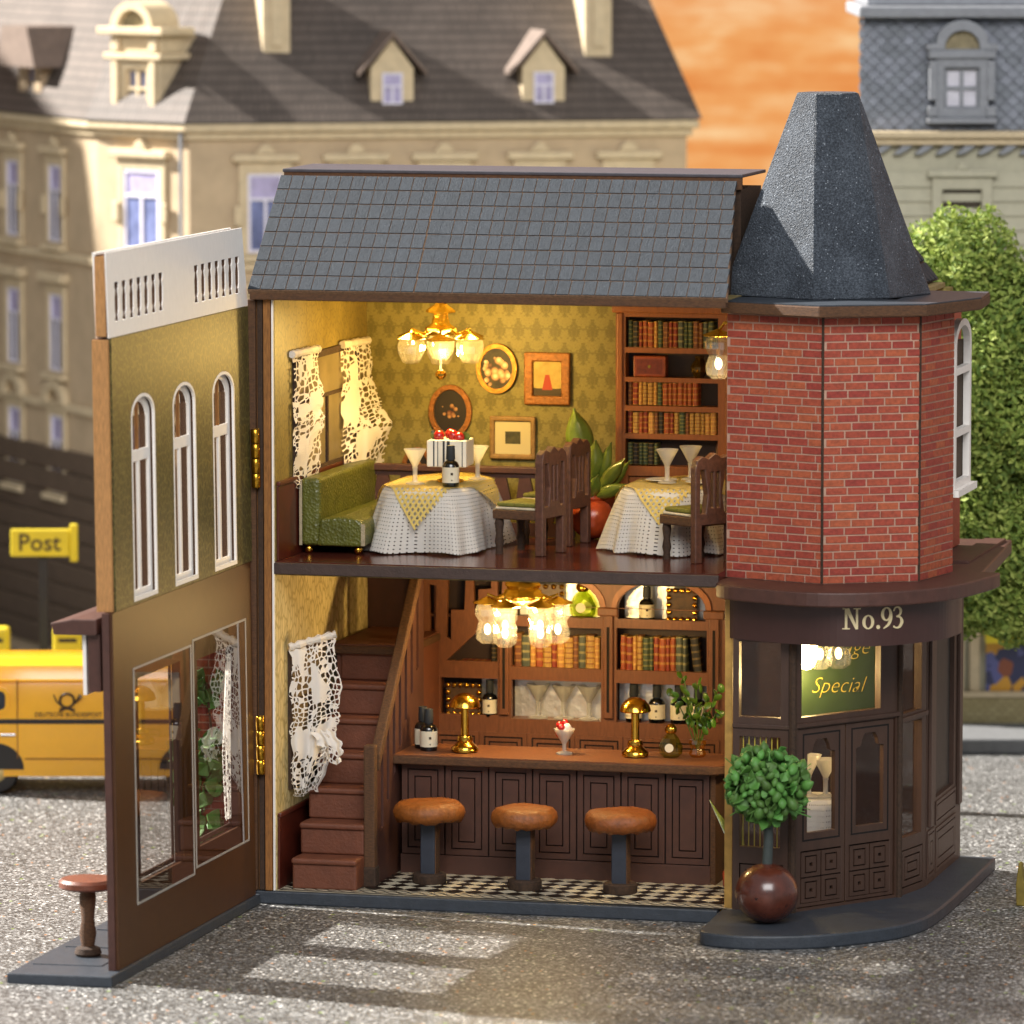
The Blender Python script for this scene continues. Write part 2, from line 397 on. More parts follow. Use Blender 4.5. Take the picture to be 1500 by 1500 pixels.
def mk_damask(name, base, motif, p=.29, q=.36):
    """mirrored ornament repeated in half-drop columns"""
    g = NT(name); v = g.coord('Object'); x, y, z = g.sep(v)
    zq = g.math('DIVIDE', z, q); row = g.math('FLOOR', zq); xs = g.math('ADD', g.math('DIVIDE', x, p), g.math('MULTIPLY', row, .5))
    fx = g.math('ABSOLUTE', g.math('SUBTRACT', g.math('FRACT', xs), .5)); fz = g.math('FRACT', zq)
    cb = g.add('ShaderNodeCombineXYZ'); g.link(g.math('MULTIPLY', fx, p), cb.inputs[0]); g.link(g.math('MULTIPLY', fz, q), cb.inputs[1])
    n = g.noise(cb.outputs[0], 22, 4, .65)
    d = g.math('ADD', g.math('MULTIPLY', fx, 1.6), g.math('MULTIPLY', g.math('ABSOLUTE', g.math('SUBTRACT', fz, .5)), 1.2))
    t = g.math('ADD', g.math('SUBTRACT', n.outputs[0], .5), g.math('MULTIPLY', g.math('SUBTRACT', .62, d), .28))
    f = g.ramp(g.math('ADD', t, .5), [(.46, (0, 0, 0, 1)), (.54, (1, 1, 1, 1))])
    c = g.mix(f, hexc(base), hexc(motif))
    c = g.mix(.35, c, g.mix(1.0, c, g.ramp(g.noise(v, 30, 3).outputs[0], [(.3, (.7, .7, .7, 1)), (.7, (1.25, 1.25, 1.25, 1))]), 'MULTIPLY'))
    g.base(c); g.set(Roughness=.6); return g.m
m_damask = mk_damask('damask_wallpaper', '#84793e', '#6a602c')
def mk_vein(name, c1, c2, scale, sx=(1, 1, 1)):
    g = NT(name); v = g.mapping(g.coord('Object'), sx); w = g.add('ShaderNodeTexVoronoi', feature='DISTANCE_TO_EDGE'); w.inputs['Scale'].default_value = scale; g.link(v, w.inputs['Vector'])
    c = g.mix(g.ramp(w.outputs['Distance'], [(.02, (1, 1, 1, 1)), (.14, (0, 0, 0, 1))]), hexc(c1), hexc(c2))
    c = g.mix(.5, c, g.mix(1.0, c, g.ramp(g.noise(v, 4, 4).outputs[0], [(.3, (.7, .7, .7, 1)), (.7, (1.25, 1.25, 1.25, 1))]), 'MULTIPLY'))
    g.base(c); g.set(Roughness=.5); g.bump(w.outputs['Distance'], .15, .01); return g.m
m_olive = mk_vein('olive_wallpaper', '#413a1b', '#6a6236', 14, (1, 1, .6))
m_gpaper = mk_vein('gold_side_wallpaper', '#86743a', '#6e5f30', 15, (1, 1, .5))
m_cpaper = mk_vein('cream_side_wallpaper', '#cdbb85', '#a9965f', 9, (1, 1, .5))
def mk_leather():
    g = NT('pebbled_green_leather'); v = g.coord('Object'); w = g.add('ShaderNodeTexVoronoi'); w.inputs['Scale'].default_value = 24; g.link(v, w.inputs['Vector'])
    c = hexc('#5a5c24'); g.base(g.ramp(g.noise(v, 4, 4).outputs[0], [(.3, dark(c, .75)), (.7, dark(c, 1.2))])); g.set(Roughness=.32)
    g.bump(w.outputs['Distance'], .55, .02); return g.m
m_leather = mk_leather()
def mk_glass(name, tint=(1, 1, 1, 1), gloss=.06, rough=.02, haze=0.0, fk_=1.0, hc=None):
    g = NT(name); tr = g.add('ShaderNodeBsdfTransparent'); tr.inputs[0].default_value = tint
    gl = g.add('ShaderNodeBsdfGlossy'); gl.inputs['Roughness'].default_value = rough
    fr = g.add('ShaderNodeFresnel'); fr.inputs[0].default_value = 1.45
    mx = g.add('ShaderNodeMixShader'); bf = g.add('ShaderNodeNewGeometry').outputs['Backfacing']; g.link(g.math('MULTIPLY', g.math('ADD', g.math('MULTIPLY', fr.outputs[0], fk_), gloss, True), g.math('SUBTRACT', 1.0, bf)), mx.inputs[0]); g.link(tr.outputs[0], mx.inputs[1]); g.link(gl.outputs[0], mx.inputs[2])
    out = mx.outputs[0]
    if haze:
        df = g.add('ShaderNodeBsdfTranslucent'); df.inputs[0].default_value = (.95, .93, .88, 1); d2 = g.add('ShaderNodeBsdfDiffuse'); d2.inputs[0].default_value = (.9, .88, .82, 1)
        if hc: df.inputs[0].default_value = hexc(hc); d2.inputs[0].default_value = hexc(hc)
        m1 = g.add('ShaderNodeMixShader'); m1.inputs[0].default_value = .5; g.link(df.outputs[0], m1.inputs[1]); g.link(d2.outputs[0], m1.inputs[2])
        m2 = g.add('ShaderNodeMixShader'); m2.inputs[0].default_value = haze; g.link(out, m2.inputs[1]); g.link(m1.outputs[0], m2.inputs[2]); out = m2.outputs[0]
    g.link(out, g.n['Material Output'].inputs[0]); return g.m
m_glass = mk_glass('clear_acetate', (.97, .97, .97, 1), .02, fk_=.85)
m_doorglass = mk_glass('door_acetate', (.94, .93, .92, 1), .04, .02, fk_=1.7)
m_netpane = mk_glass('brown_net_pane', (.8, .74, .66, 1), .02, .3, .42, .3, '#4a3424')
m_frost = mk_glass('frosted_acrylic', (.95, .95, .93, 1), .08, .12, .42)
m_crystal = mk_glass('crystal_acrylic', (.98, .96, .92, 1), .2, .05, .06)
m_crystal2 = mk_glass('clear_cup_glass', (.97, .95, .90, 1), .14, .08, .05)
m_gbottle = mk_glass('green_glass', (.66, .74, .28, 1), .14, .05, .06, 1.0, '#7a8a2a')
m_amber = mk_glass('amber_glass', (.95, .72, .3, 1), .15, .06, .12, 1.0, '#c8902a')
def mk_emit(name, col, s):
    g = NT(name); em = g.add('ShaderNodeEmission'); em.inputs[0].default_value = col; em.inputs[1].default_value = s; g.link(em.outputs[0], g.n['Material Output'].inputs[0]); return g.m
m_bulb = mk_emit('glowing_led', (1, .74, .38, 1), 7)
m_bulb2 = mk_emit('bright_glowing_led', (1, .68, .26, 1), 45)
def mk_cut(name, col, kind, scale, th, rough=.85):
    """cloth with real see-through meshes: net, weave or lace"""
    g = NT(name); uv = g.coord('UV'); x, y, z = g.sep(uv)
    if kind == 'weave':
        fx = g.math('FRACT', g.math('MULTIPLY', x, scale[0])); fy = g.math('FRACT', g.math('MULTIPLY', y, scale[1]))
        hole = g.math('MULTIPLY', g.math('GREATER_THAN', fx, th), g.math('GREATER_THAN', fy, th))
    elif kind == 'net':
        a = g.math('ADD', g.math('MULTIPLY', x, scale[0]), g.math('MULTIPLY', y, scale[1])); b = g.math('SUBTRACT', g.math('MULTIPLY', x, scale[0]), g.math('MULTIPLY', y, scale[1]))
        hole = g.math('MULTIPLY', g.math('GREATER_THAN', g.math('FRACT', a), th), g.math('GREATER_THAN', g.math('FRACT', b), th))
    else:
        mp = g.mapping(uv, (scale[0], scale[1], 1)); w = g.add('ShaderNodeTexVoronoi', feature='DISTANCE_TO_EDGE'); w.inputs['Scale'].default_value = 1; w.inputs['Randomness'].default_value = .6; g.link(mp, w.inputs['Vector'])
        n = g.noise(g.mapping(uv, (3.4, 1.7, 1)), 1.0, 2)
        hole = g.math('MULTIPLY', g.math('GREATER_THAN', w.outputs['Distance'], th), g.math('GREATER_THAN', n.outputs[0], .46))
    df = g.add('ShaderNodeBsdfDiffuse'); df.inputs[0].default_value = hexc(col) if isinstance(col, str) else col
    tl = g.add('ShaderNodeBsdfTranslucent'); tl.inputs[0].default_value = hexc(col)
    m0 = g.add('ShaderNodeMixShader'); m0.inputs[0].default_value = .22; g.link(df.outputs[0], m0.inputs[1]); g.link(tl.outputs[0], m0.inputs[2])
    tr = g.add('ShaderNodeBsdfTransparent'); mx = g.add('ShaderNodeMixShader'); g.link(hole, mx.inputs[0]); g.link(m0.outputs[0], mx.inputs[1]); g.link(tr.outputs[0], mx.inputs[2])
    g.link(mx.outputs[0], g.n['Material Output'].inputs[0]); return g.m
m_cloth = mk_cut('white_weave', '#dcd8d0', 'weave', (112, 26), .73)
m_net = mk_cut('gold_net', '#d9c070', 'weave', (26, 26), .45)
m_lace = mk_cut('white_lace', '#efe9e0', 'lace', (15, 13), .12)
def mk_book(i, col, band):
    g = NT('book_cloth_%d' % i); v = g.coord('Generated'); x, y, z = g.sep(v)
    b = g.math('GREATER_THAN', g.math('COSINE', g.math('MULTIPLY', z, 2 * math.pi * (4 + i % 3))), .62)
    c = g.mix(g.math('MULTIPLY', b, .75), g.ramp(g.noise(g.coord('Object'), 25, 3).outputs[0], [(.3, dark(hexc(col), .7)), (.7, dark(hexc(col), 1.25))]), hexc(band)); g.base(c); g.set(Roughness=.5); return g.m
BOOKC = [('oxblood', '#85301f', '#b98a3a'), ('tan', '#c08a4a', '#d8b25a'), ('dark green', '#3b4a34', '#8f8a4a'), ('rust', '#9c4a26', '#b98c44'), ('black', '#1d1a18', '#7a6538'), ('ochre', '#b8924a', '#7a3a20'), ('grey-green', '#4c5348', '#a39a66'), ('chestnut', '#75452a', '#a77b3a')]
m_books = [mk_book(i, c, b) for i, (n_, c, b) in enumerate(BOOKC)]
def mk_art(name, kind):
    g = NT(name); v = g.coord('Object'); x, y, z = g.sep(v)
    if kind == 'flowers':
        w = g.add('ShaderNodeTexVoronoi'); w.inputs['Scale'].default_value = 8.5; g.link(v, w.inputs['Vector'])
        r2 = g.math('SQRT', g.math('ADD', g.math('POWER', x, 2), g.math('POWER', g.math('MULTIPLY', g.math('ADD', z, .06), .85), 2)))
        m = g.math('MULTIPLY', g.math('LESS_THAN', g.math('ADD', r2, g.math('MULTIPLY', w.outputs['Distance'], .2)), .28), g.math('LESS_THAN', w.outputs['Distance'], .66))
        c = g.mix(m, g.ramp(g.noise(v, 5, 4).outputs[0], [(.35, hexc('#241b12')), (.7, hexc('#4a4226'))]), g.ramp(w.outputs['Distance'], [(.05, hexc('#f5e4c4')), (.35, hexc('#d9a878')), (.62, hexc('#5a3420'))]))
    elif kind == 'darkflowers':
        w = g.add('ShaderNodeTexVoronoi'); w.inputs['Scale'].default_value = 12; g.link(v, w.inputs['Vector'])
        r2 = g.math('SQRT', g.math('ADD', g.math('POWER', x, 2), g.math('POWER', z, 2)))
        c = g.mix(g.math('LESS_THAN', g.math('ADD', r2, g.math('MULTIPLY', w.outputs['Distance'], .25)), .19), hexc('#1d130c'), g.ramp(w.outputs['Distance'], [(.1, hexc('#b98a58')), (.5, hexc('#5a2a1c'))]))
    elif kind == 'figure':
        n = g.noise(v, 6, 4)
        bgc = g.mix(g.math('GREATER_THAN', g.math('ADD', z, g.math('MULTIPLY', n.outputs[0], .05)), -.12), hexc('#3a2a12'), g.ramp(n.outputs[0], [(.3, hexc('#a58a3c')), (.7, hexc('#c9ab5c'))]))
        body = g.math('MULTIPLY', g.math('LESS_THAN', g.math('ABSOLUTE', x), g.math('SUBTRACT', .045, g.math('MULTIPLY', z, .22))), g.math('MULTIPLY', g.math('LESS_THAN', z, .06), g.math('GREATER_THAN', z, -.17)))
        c = g.mix(body, bgc, hexc('#a8341a'))
    else:
        n = g.noise(v, 8, 4)
        inn = g.math('MULTIPLY', g.math('LESS_THAN', g.math('ABSOLUTE', x), .12), g.math('LESS_THAN', g.math('ABSOLUTE', z), .095))
        c = g.mix(inn, hexc('#c9bb8c'), g.ramp(n.outputs[0], [(.35, hexc('#2a2a1c')), (.7, hexc('#55502e'))]))
    g.base(c); g.set(Roughness=.6); return g.m
def mk_roofbg(name, c, sx, sz, warm=.0):
    g = NT(name); v = g.coord('UV'); br = g.add('ShaderNodeTexBrick'); br.inputs['Scale'].default_value = 1
    br.inputs['Color1'].default_value = hexc(c); br.inputs['Color2'].default_value = dark(hexc(c), 1.25); br.inputs['Mortar'].default_value = dark(hexc(c), .45)
    br.inputs['Brick Width'].default_value = 1; br.inputs['Row Height'].default_value = 1; br.inputs['Mortar Size'].default_value = .1
    g.link(g.mapping(v, (sx, sz, 1)), br.inputs['Vector'])
    c2 = g.mix(.5, br.outputs['Color'], g.mix(1.0, br.outputs['Color'], g.ramp(g.noise(v, 7, 4).outputs[0], [(.3, (.6, .6, .6, 1)), (.7, (1.3, 1.3, 1.3, 1))]), 'MULTIPLY'))
    g.base(c2); g.set(Roughness=.7); g.bump(br.outputs['Fac'], -.4, .05); return g.m
m_roofbg = mk_roofbg('far_roof_tiles', '#584e47', 90, 26)

# ================================================================== the setting
def struct(o): o['kind'] = 'structure'; return o
gm = MB(); N = 60
gm.grid(lambda u, v: (-90 + 180 * u, -90 + 180 * v, 0), N, N)
g_o = gm.build('ground', m_ground); struct(g_o)
sk = MB()
sk.grid(lambda u, v: (-75 + 150 * u, 6.0 * math.cos((u - .5) * 3) - 6, -2 + 62 * v), 24, 4)
sky = sk.build('sky', m_sky, smooth=True); struct(sky); sky.location = CF(4, 150, 0); sky.rotation_euler = (0, 0, YAW)
# pavement with kerb in front of the far right house
pv = MB(); pv.box(-1.2, 14, 0, 3.0, 0, .27)
pvo = pv.build('pavement', m_kerb, bevel=.04); struct(pvo); pvo.location = CF(B(1300, 1112, 104.4)[0], 103.9, 0); pvo.rotation_euler = (0, 0, YAW)
pv = MB(); pv.box(-9, 8, 0, 9.0, 0, .27)
pvo = pv.build('pavement', m_kerb, bevel=.04); struct(pvo); pvo.location = CF(-8, 105.5, 0); pvo.rotation_euler = (0, 0, YAW)

# ------------------------------------------------------------------ far left corner house
bl = thing('corner_townhouse', 'long tan townhouse with a dark tiled roof and a corner bay in the background', 'building', CF(0, 0, 0), YAW)
Zc = B(277, 178, 112.5)[1]
pA = (B(-260, 150, 124)[0], 127.0); pB = (B(142, 165, 114.2)[0], 114.2); pC = (B(277, 178, 112.5)[0], 112.5); pD = (B(1006, 165, 114.4)[0], 114.4)
pE = (pD[0] - 1.6, 130.0); pG = (pA[0], 134.0)
fp = [pA, pB, pC, pD, pE, pG]
MB().prism(fp, 0, Zc - .2).build('wall', m_tan, bl)
def offs(poly, k):
    n = len(poly); out = []
    for i in range(n):
        a, b, c = Vector(poly[i - 1]), Vector(poly[i]), Vector(poly[(i + 1) % n])
        n1 = Vector(((b - a).y, -(b - a).x)).normalized(); n2 = Vector(((c - b).y, -(c - b).x)).normalized()
        h = (n1 + n2).normalized(); out.append(tuple(b + h * (k / max(.3, h.dot(n1)))))
    return out
MB().prism(offs(fp, .22), Zc - .2, Zc - .03).build('cornice', m_cornice, bl, bevel=.05)
MB().prism(offs(fp, .10), Zc - .34, Zc - .203).build('cornice', m_cornice, bl, bevel=.03)
for zz in (Zc - 2.75, Zc - 5.6):
    MB().prism(offs(fp, .10), zz, zz + .16).build('string_course', m_cornice, bl, bevel=.03)
zz = .27
while zz < Zc - 6.4:
    MB().prism(offs(fp, .09), zz, zz + .40).build('rusticated_course', m_stonebase, bl, bevel=.04)
    zz += .43
# roof (steep slope, flat beyond the picture) with fine tile courses
e = offs(fp, .26); HR = 4.6
tp = [(e[0][0] + 1.2, e[0][1] + 2.2), (e[1][0] + 1.6, e[1][1] + 2.6), (e[2][0] + 1.3, e[2][1] + 4.0), (e[3][0] - 2.0, e[3][1] + 3.9), (e[4][0] - 2.3, e[4][1] - 2), (e[5][0] + 1, e[5][1] - 2)]
rf = MB()
for i in range(5):
    a, b, c, d = e[i], e[i + 1], tp[i + 1], tp[i]
    L = math.dist(a, b) / 10
    b0 = len(rf.v)
    rf.grid(lambda u, v: (a[0] * (1 - u) * (1 - v) + b[0] * u * (1 - v) + c[0] * u * v + d[0] * (1 - u) * v, a[1] * (1 - u) * (1 - v) + b[1] * u * (1 - v) + c[1] * u * v + d[1] * (1 - u) * v, Zc - .02 + HR * v), 6, 4)
    for k in range(b0, len(rf.v)): rf.uv[k] = (rf.uv[k][0] * L, rf.uv[k][1])
roofL = rf.build('roof', m_roofbg, bl)
MB().prism(tp, Zc + HR - .06, Zc + HR).build('roof_top', m_deck, roofL)
def bwin(parent, fn, u, z, w, h, style, lit=m_pane):
    """window of the far house: stone surround with its frame, pane and sill"""
    s = MB(); su = .17
    s.plate(rect(u - w / 2 - su, u + w / 2 + su, z - .04, z + h + .22), [rect(u - w / 2, u + w / 2, z, z + h)], .0, .07, fn)
    if style == 'ped':
        s.hexa(u - w / 2 - su - .12, u + w / 2 + su + .12, z + h + .22, z + h + .36, 0, .17, fn)
        s.prism([(u - .2, z + h + .36), (u + .2, z + h + .36), (u + .1, z + h + .5), (u, z + h + .56), (u - .1, z + h + .5)], 0, .12, fn)
        for sg in (-1, 1): s.hexa(u + sg * (w / 2 + su) - .09, u + sg * (w / 2 + su) + .09, z + h * .35, z + h * .6, .07, .13, fn)
    elif style == 'arch':
        s.plate(arch(u - w / 2 - su - .1, u + w / 2 + su + .1, z + h + .24, z + h + .7, rise=.42), [arch(u - w / 2, u + w / 2, z + h + .26, z + h + .52, rise=.22)], 0, .15, fn)
    else: s.hexa(u - w / 2 - su - .14, u + w / 2 + su + .14, z + h + .24, z + h + .42, 0, .2, fn)
    wo = s.build('window', m_cornice, parent, bevel=.02, seg=1)
    f = MB(); t = .055
    f.plate(rect(u - w / 2, u + w / 2, z, z + h), [rect(u - w / 2 + t, u - t / 2, z + t, z + h * .66), rect(u + t / 2, u + w / 2 - t, z + t, z + h * .66), rect(u - w / 2 + t, u + w / 2 - t, z + h * .66 + t, z + h - t)], .012, .05, fn)
    f.build('frame', m_lilac, wo)
    MB().hexa(u - w / 2, u + w / 2, z, z + h * .66, .004, .014, fn).build('pane', lit, wo)
    MB().hexa(u - w / 2, u + w / 2, z + h * .665, z + h, .004, .014, fn).build('pane', m_panel2, wo)
    MB().hexa(u - w / 2 - .22, u + w / 2 + .22, z - .16, z - .045, 0, .18, fn).build('sill', m_cornice, wo, bevel=.02, seg=1)
    return wo
fnL, LL = facefn(pA, pB); fnB, LB = facefn(pB, pC); fnR, LR = facefn(pC, pD)
def u_at(fn, L, px):
    best = min(range(401), key=lambda i: abs(750 + FPX * (fn(L * i / 400, 0, 0)[0]) / (fn(L * i / 400, 0, 0)[1]) / math.cos(PITCH) * 1.0 - px)); return L * best / 400
zr1 = Zc - 2.42
for zz, st in ((zr1, 'ped'), (zr1 - 2.45, 'flat'), (zr1 - 4.75, 'arch')):
    bwin(bl, fnB, LB * .5, zz, .95 if LB > 2 else .8, 1.5, st)
    for px in (18, 80, -45): bwin(bl, fnL, u_at(fnL, LL, px), zz, .62, 1.45, st, M('shade_tinted_pane', '#3c3a40', .25, var=.4, scale=2, bump=0))  # left wing panes: darker copy with the wing's shade put into the colour
    for px in (386, 520, 650, 790, 920):
        if zz > zr1 - 3: bwin(bl, fnR, u_at(fnR, LR, px), zz, .66, 1.45, st)
def gdormer(px, v0, w=.8, h=1.12):
    """small dormer with a gabled tile roof, square to the facade below"""
    u0 = u_at(fnR, LR, px); fg = lambda u, v, q: fnR(u0 + u, Zc + v0 + v, q - .05)
    do = MB().prism([(-w / 2, 0), (w / 2, 0), (w / 2, h * .72), (0, h * 1.2), (-w / 2, h * .72)], -2.0, 0, fg).build('dormer', m_cornice, bl)
    r = MB()
    for sg in (-1, 1):
        r.prism([(0, h * 1.24), (sg * (w / 2 + .24), h * .60), (sg * (w / 2 + .24), h * .67), (0, h * 1.33)], -2.3, .16, fg)
    r.build('dormer_roof', M('dormer_tile', '#6f6056', .8, var=.2, bump=.4, bscale=14), do)
    f = MB(); f.plate(rect(-.19, .19, .14, .72), [rect(-.15, -.02, .18, .46), rect(.02, .15, .18, .46), rect(-.15, .15, .50, .68)], .0, .05, fg); f.build('frame', m_lilac, do)
    MB().hexa(-.18, .18, .15, .71, .0, .02, fg).build('pane', m_panel2, do)
gdormer(575, .14); gdormer(797, .14)
for px, v0, dq in ((414, 1.15, -.75), (889, 1.1, -.75)):
    u0 = u_at(fnR, LR, px); fg = lambda u, v, q: fnR(u0 + u, Zc + v0 + v, q + dq)
    co_ = MB().hexa(-.26, .26, 0, 3.2, -1.2, 0, fg).build('chimney', m_cornice, bl, bevel=.03)
    MB().hexa(-.1, .1, .2, 2.2, 0, .06, fg).build('chimney_panel', m_cornice, co_)
# ornate corner dormer over the bay
fx = lambda u, v, w: fnB(LB * .5 - .22 + u * .9, Zc + v * .77, w - .12)
o = MB(); o.plate([(-.72, 0), (.72, 0), (.72, 1.42), (-.72, 1.42)], [rect(-.32, .32, .28, 1.2)], -.5, .1, fx)
od = o.build('dormer', m_cornice, bl, bevel=.02, seg=1)
o = MB(); o.hexa(-.86, .86, 1.42, 1.58, -.6, .2, fx); o.hexa(-.98, .98, 2.02, 2.2, -.6, .26, fx); o.hexa(-.74, .74, 1.58, 2.02, -.5, .08, fx)
for sg in (-1, 1):
    o.hexa(sg * .56 - .1, sg * .56 + .1, .06, 1.4, .1, .17, fx); o.hexa(sg * .56 - .12, sg * .56 + .12, 1.6, 2.0, .08, .16, fx)
o.build('entablature', m_cornice, od, bevel=.02, seg=1)
MB().plate(arch(-.62, .62, 2.2, 2.82, 14), [arch(-.42, .42, 2.21, 2.62, 14)], -.5, .2, fx).build('pediment', m_cornice, od, bevel=.02, seg=1)
MB().prism(arch(-.42, .42, 2.2, 2.62, 14), -.4, .05, fx).build('lunette', M('stone_relief', '#8f8468', .9, var=.4, scale=7, bump=.8, bscale=9), od)
f = MB(); f.plate(rect(-.32, .32, .28, 1.2), [rect(-.27, -.035, .33, .70), rect(.035, .27, .33, .70), rect(-.27, -.035, .77, 1.15), rect(.035, .27, .77, 1.15)], -.02, .05, fx); f.build('frame', m_cornice, od)
MB().hexa(-.32, .32, .28, 1.2, -.05, -.021, fx).build('pane', m_pane, od)
MB().hexa(-.7, .7, 0, 2.0, -1.9, -.5, fx).build('dormer_body', m_cornice, od)
# left dormer with a hipped tile roof
fx2 = lambda u, v, w: fnL(u_at(fnL, LL, 45) + u, Zc + v * .85 - .16, w + .05)
o = MB(); o.plate(rect(-.6, .55, .25, 1.25), [rect(-.2, .2, .4, 1.15)], -1.2, .0, fx2); od2 = o.build('dormer', m_tan2, bl)
MB().hexa(-.2, .2, .4, 1.15, -.2, -.1, fx2).build('pane', m_pane, od2)
MB().prism([(-1.0, 1.2), (1.0, 1.2), (.6, 2.1), (-.7, 2.1)], -1.6, .3, fx2).build('dormer_roof', M('dormer_tile', '#857468'), od2)
dp = MB(); dp.tube([fnB(LB - .08, .3, .14), fnB(LB - .08, Zc - .1, .14)], .035, 8); dp.build('downpipe', m_greytrim, bl)

# neighbouring house left of the picture; its shadow falls on the corner house
nb = thing('neighbour_house', 'tall plain tan house standing left of the corner townhouse', 'building', CF(-21.5, 126, 0), YAW)
MB().box(-6, 6, -8.5, 9, 0, 15).build('wall', m_tan2, nb)
MB().prism([(-6.3, 15.0), (6.3, 15.0), (3.5, 18.2), (-3.5, 18.2)], -8.8, 9.3, lambda u, v, w: (u, w, v)).build('roof', M('dormer_tile', '#857468'), nb)

# ------------------------------------------------------------------ far right house
D2 = 106.0
br_ = thing('slate_roofed_house', 'pale green clapboard house with grey diamond slate mansard behind the tree', 'building', CF(0, D2, 0), YAW)
xl, zc2 = B(1278, 200, D2); xr = B(1640, 200, D2)[0]
zt2 = B(1300, 26, D2)[1]; zb2 = .27
MB().box(xl, xr, 0.02, 6, zb2, zc2 - .05).build('wall', m_siding, br_)
fr2 = lambda u, v, w: (u, -w, v)
zz = zc2 - .62; k = 0
while zz > zc2 - 8.2:
    c = MB(); c.prism([(0, zz - .245), (.075, zz - .245), (.03, zz), (0, zz)], xl - .02, xr, lambda u, v, w: (w, -u, v)); c.build('clapboard', m_siding, br_); zz -= .25; k += 1
c = MB(); c.hexa(xl - .2, xr, zc2 - .02, zc2 + .1, -.4, .3, fr2); c.hexa(xl - .12, xr, zc2 - .14, zc2 - .021, -.3, .2, fr2); c.build('cornice', m_cornice, br_, bevel=.03)
u = xl
dn = MB()
while u < xr: dn.prism([(u, zc2 - .3), (u + .16, zc2 - .14), (u + .34, zc2 - .14), (u + .22, zc2 - .24), (u + .1, zc2 - .3)], .0, .14, fr2); u += .36
dno = dn.build('dentil_course', m_greytrim, br_); dno['kind'] = 'stuff'
# mansard: sloping backing plus diamond slates
xlr = B(1258, 195, D2)[0]; xlt = B(1266, 26, D2)[0]; HM = zt2 - zc2 - .1
mf = lambda u, v, w: (u - min(w, 0) * .12, .05 + .28 * (v / HM) * HM * .35 - w, zc2 + .1 + v)
rb = MB(); rb.prism([(xlr, 0), (xr, 0), (xr, HM), (xlt, HM)], -3.5, 0, mf); rr = rb.build('roof', m_greytrim, br_)
m_scale = M('slate_scale', '#7d828b', .6, var=.2, scale=5, bump=.2, rand=.18, island=True)
sl = MB(); rows = 17; pw = .24
for j in range(rows):
    z0 = HM * j / rows; u = xlr + .02 + (pw / 2 if j % 2 else 0)
    while u < xr - .2:
        b0 = len(sl.v); h = HM / rows
        for (du, dv, w) in ((0, -.35 * h, .07), (pw * .5, .5 * h, .035), (0, 1.45 * h, .0), (-pw * .5, .5 * h, .035)): sl.v.append(mf(max(u + du, xlr), min(max(z0 + dv, 0), HM), w))
        for (du, dv) in ((0, -.35 * h), (pw * .5, .5 * h), (0, 1.45 * h), (-pw * .5, .5 * h)): sl.v.append(mf(max(u + du, xlr), min(max(z0 + dv, 0), HM), -.01))
        sl.f += [(b0, b0 + 1, b0 + 2, b0 + 3)] + [(b0 + i, b0 + 4 + i, b0 + 4 + (i + 1) % 4, b0 + (i + 1) % 4) for i in range(4)]
        u += pw
slo = sl.build('slate_scale', m_scale, rr); slo['kind'] = 'stuff'
c = MB(); c.box(xlt - .1, xr, -.15, 4, zt2, zt2 + .2); c.box(xlt + .05, xr, .2, 4, zt2 + .2, zt2 + .42); c.build('roof_edge', m_greytrim, rr, bevel=.04)
# arched dormer
dx, dz = B(1408, 172, D2); fd = lambda u, v, w: (dx + u, .0 - w, dz + v)
c = MB(); c.plate([(-.46, 0), (.46, 0), (.46, 1.02), (-.46, 1.02)], [rect(-.30, .30, .16, .86)], -.8, .16, fd)
dm = c.build('dormer', m_greytrim, br_, bevel=.015, seg=1)
c = MB(); c.hexa(-.6, .6, -.1, 0, -.4, .24, fd); c.hexa(-.58, .58, 1.02, 1.16, -.6, .22, fd)
for sg in (-1, 1): c.hexa(sg * .5 - .09, sg * .5 + .09, .02, .2, .0, .2, fd); c.hexa(sg * .5 - .07, sg * .5 + .07, .3, .98, .0, .2, fd)
c.build('surround', m_greytrim, dm, bevel=.015, seg=1)
c = MB(); c.plate([(-.62, 1.16), (.62, 1.16), (.62, 1.26), (.44, 1.28)] + [(.46 * math.cos(t_ * math.pi / 12), 1.26 + .42 * math.sin(t_ * math.pi / 12)) for t_ in range(1, 12)] + [(-.44, 1.28), (-.62, 1.26)], [arch(-.3, .3, 1.18, 1.5, 10)], -.6, .2, fd)
c.build('pediment', m_greytrim, dm, bevel=.015, seg=1)
MB().prism(arch(-.3, .3, 1.18, 1.5, 10), -.5, .06, fd).build('lunette', M('stone_relief', '#8f8468'), dm)
c = MB(); c.plate(rect(-.30, .30, .16, .86), [rect(-.25, -.03, .2, .48), rect(.03, .25, .2, .48), rect(-.25, -.03, .54, .82), rect(.03, .25, .54, .82)], .0, .06, fd); c.build('frame', m_greytrim, dm)
MB().hexa(-.3, .3, .16, .86, -.03, .0, fd).build('pane', M('white_curtain_pane', '#d4d2dc', .4, var=.12, scale=8, bump=0), dm)
# window below the cornice
wx, wz = B(1408, 345, D2); fwn = lambda u, v, w: (wx + u, -.08 - w, wz + v)
c = MB(); c.plate(rect(-.52, .52, -.3, 1.02), [rect(-.34, .34, -.1, .8)], 0, .08, fwn); c.hexa(-.6, .6, 1.02, 1.14, 0, .16, fwn); c.prism([(-.12, 1.14), (.12, 1.14), (.06, 1.26), (-.06, 1.26)], 0, .12, fwn)
w_ = c.build('window', m_siding, br_, bevel=.015, seg=1)
MB().hexa(-.34, .34, -.1, .8, -.06, -.03, fwn).build('pane', M('dark_pane', '#3a2f22', .3, var=.3), w_)
MB().hexa(-.34, .34, .32, .38, -.03, .02, fwn).build('frame', m_lilac, w_)
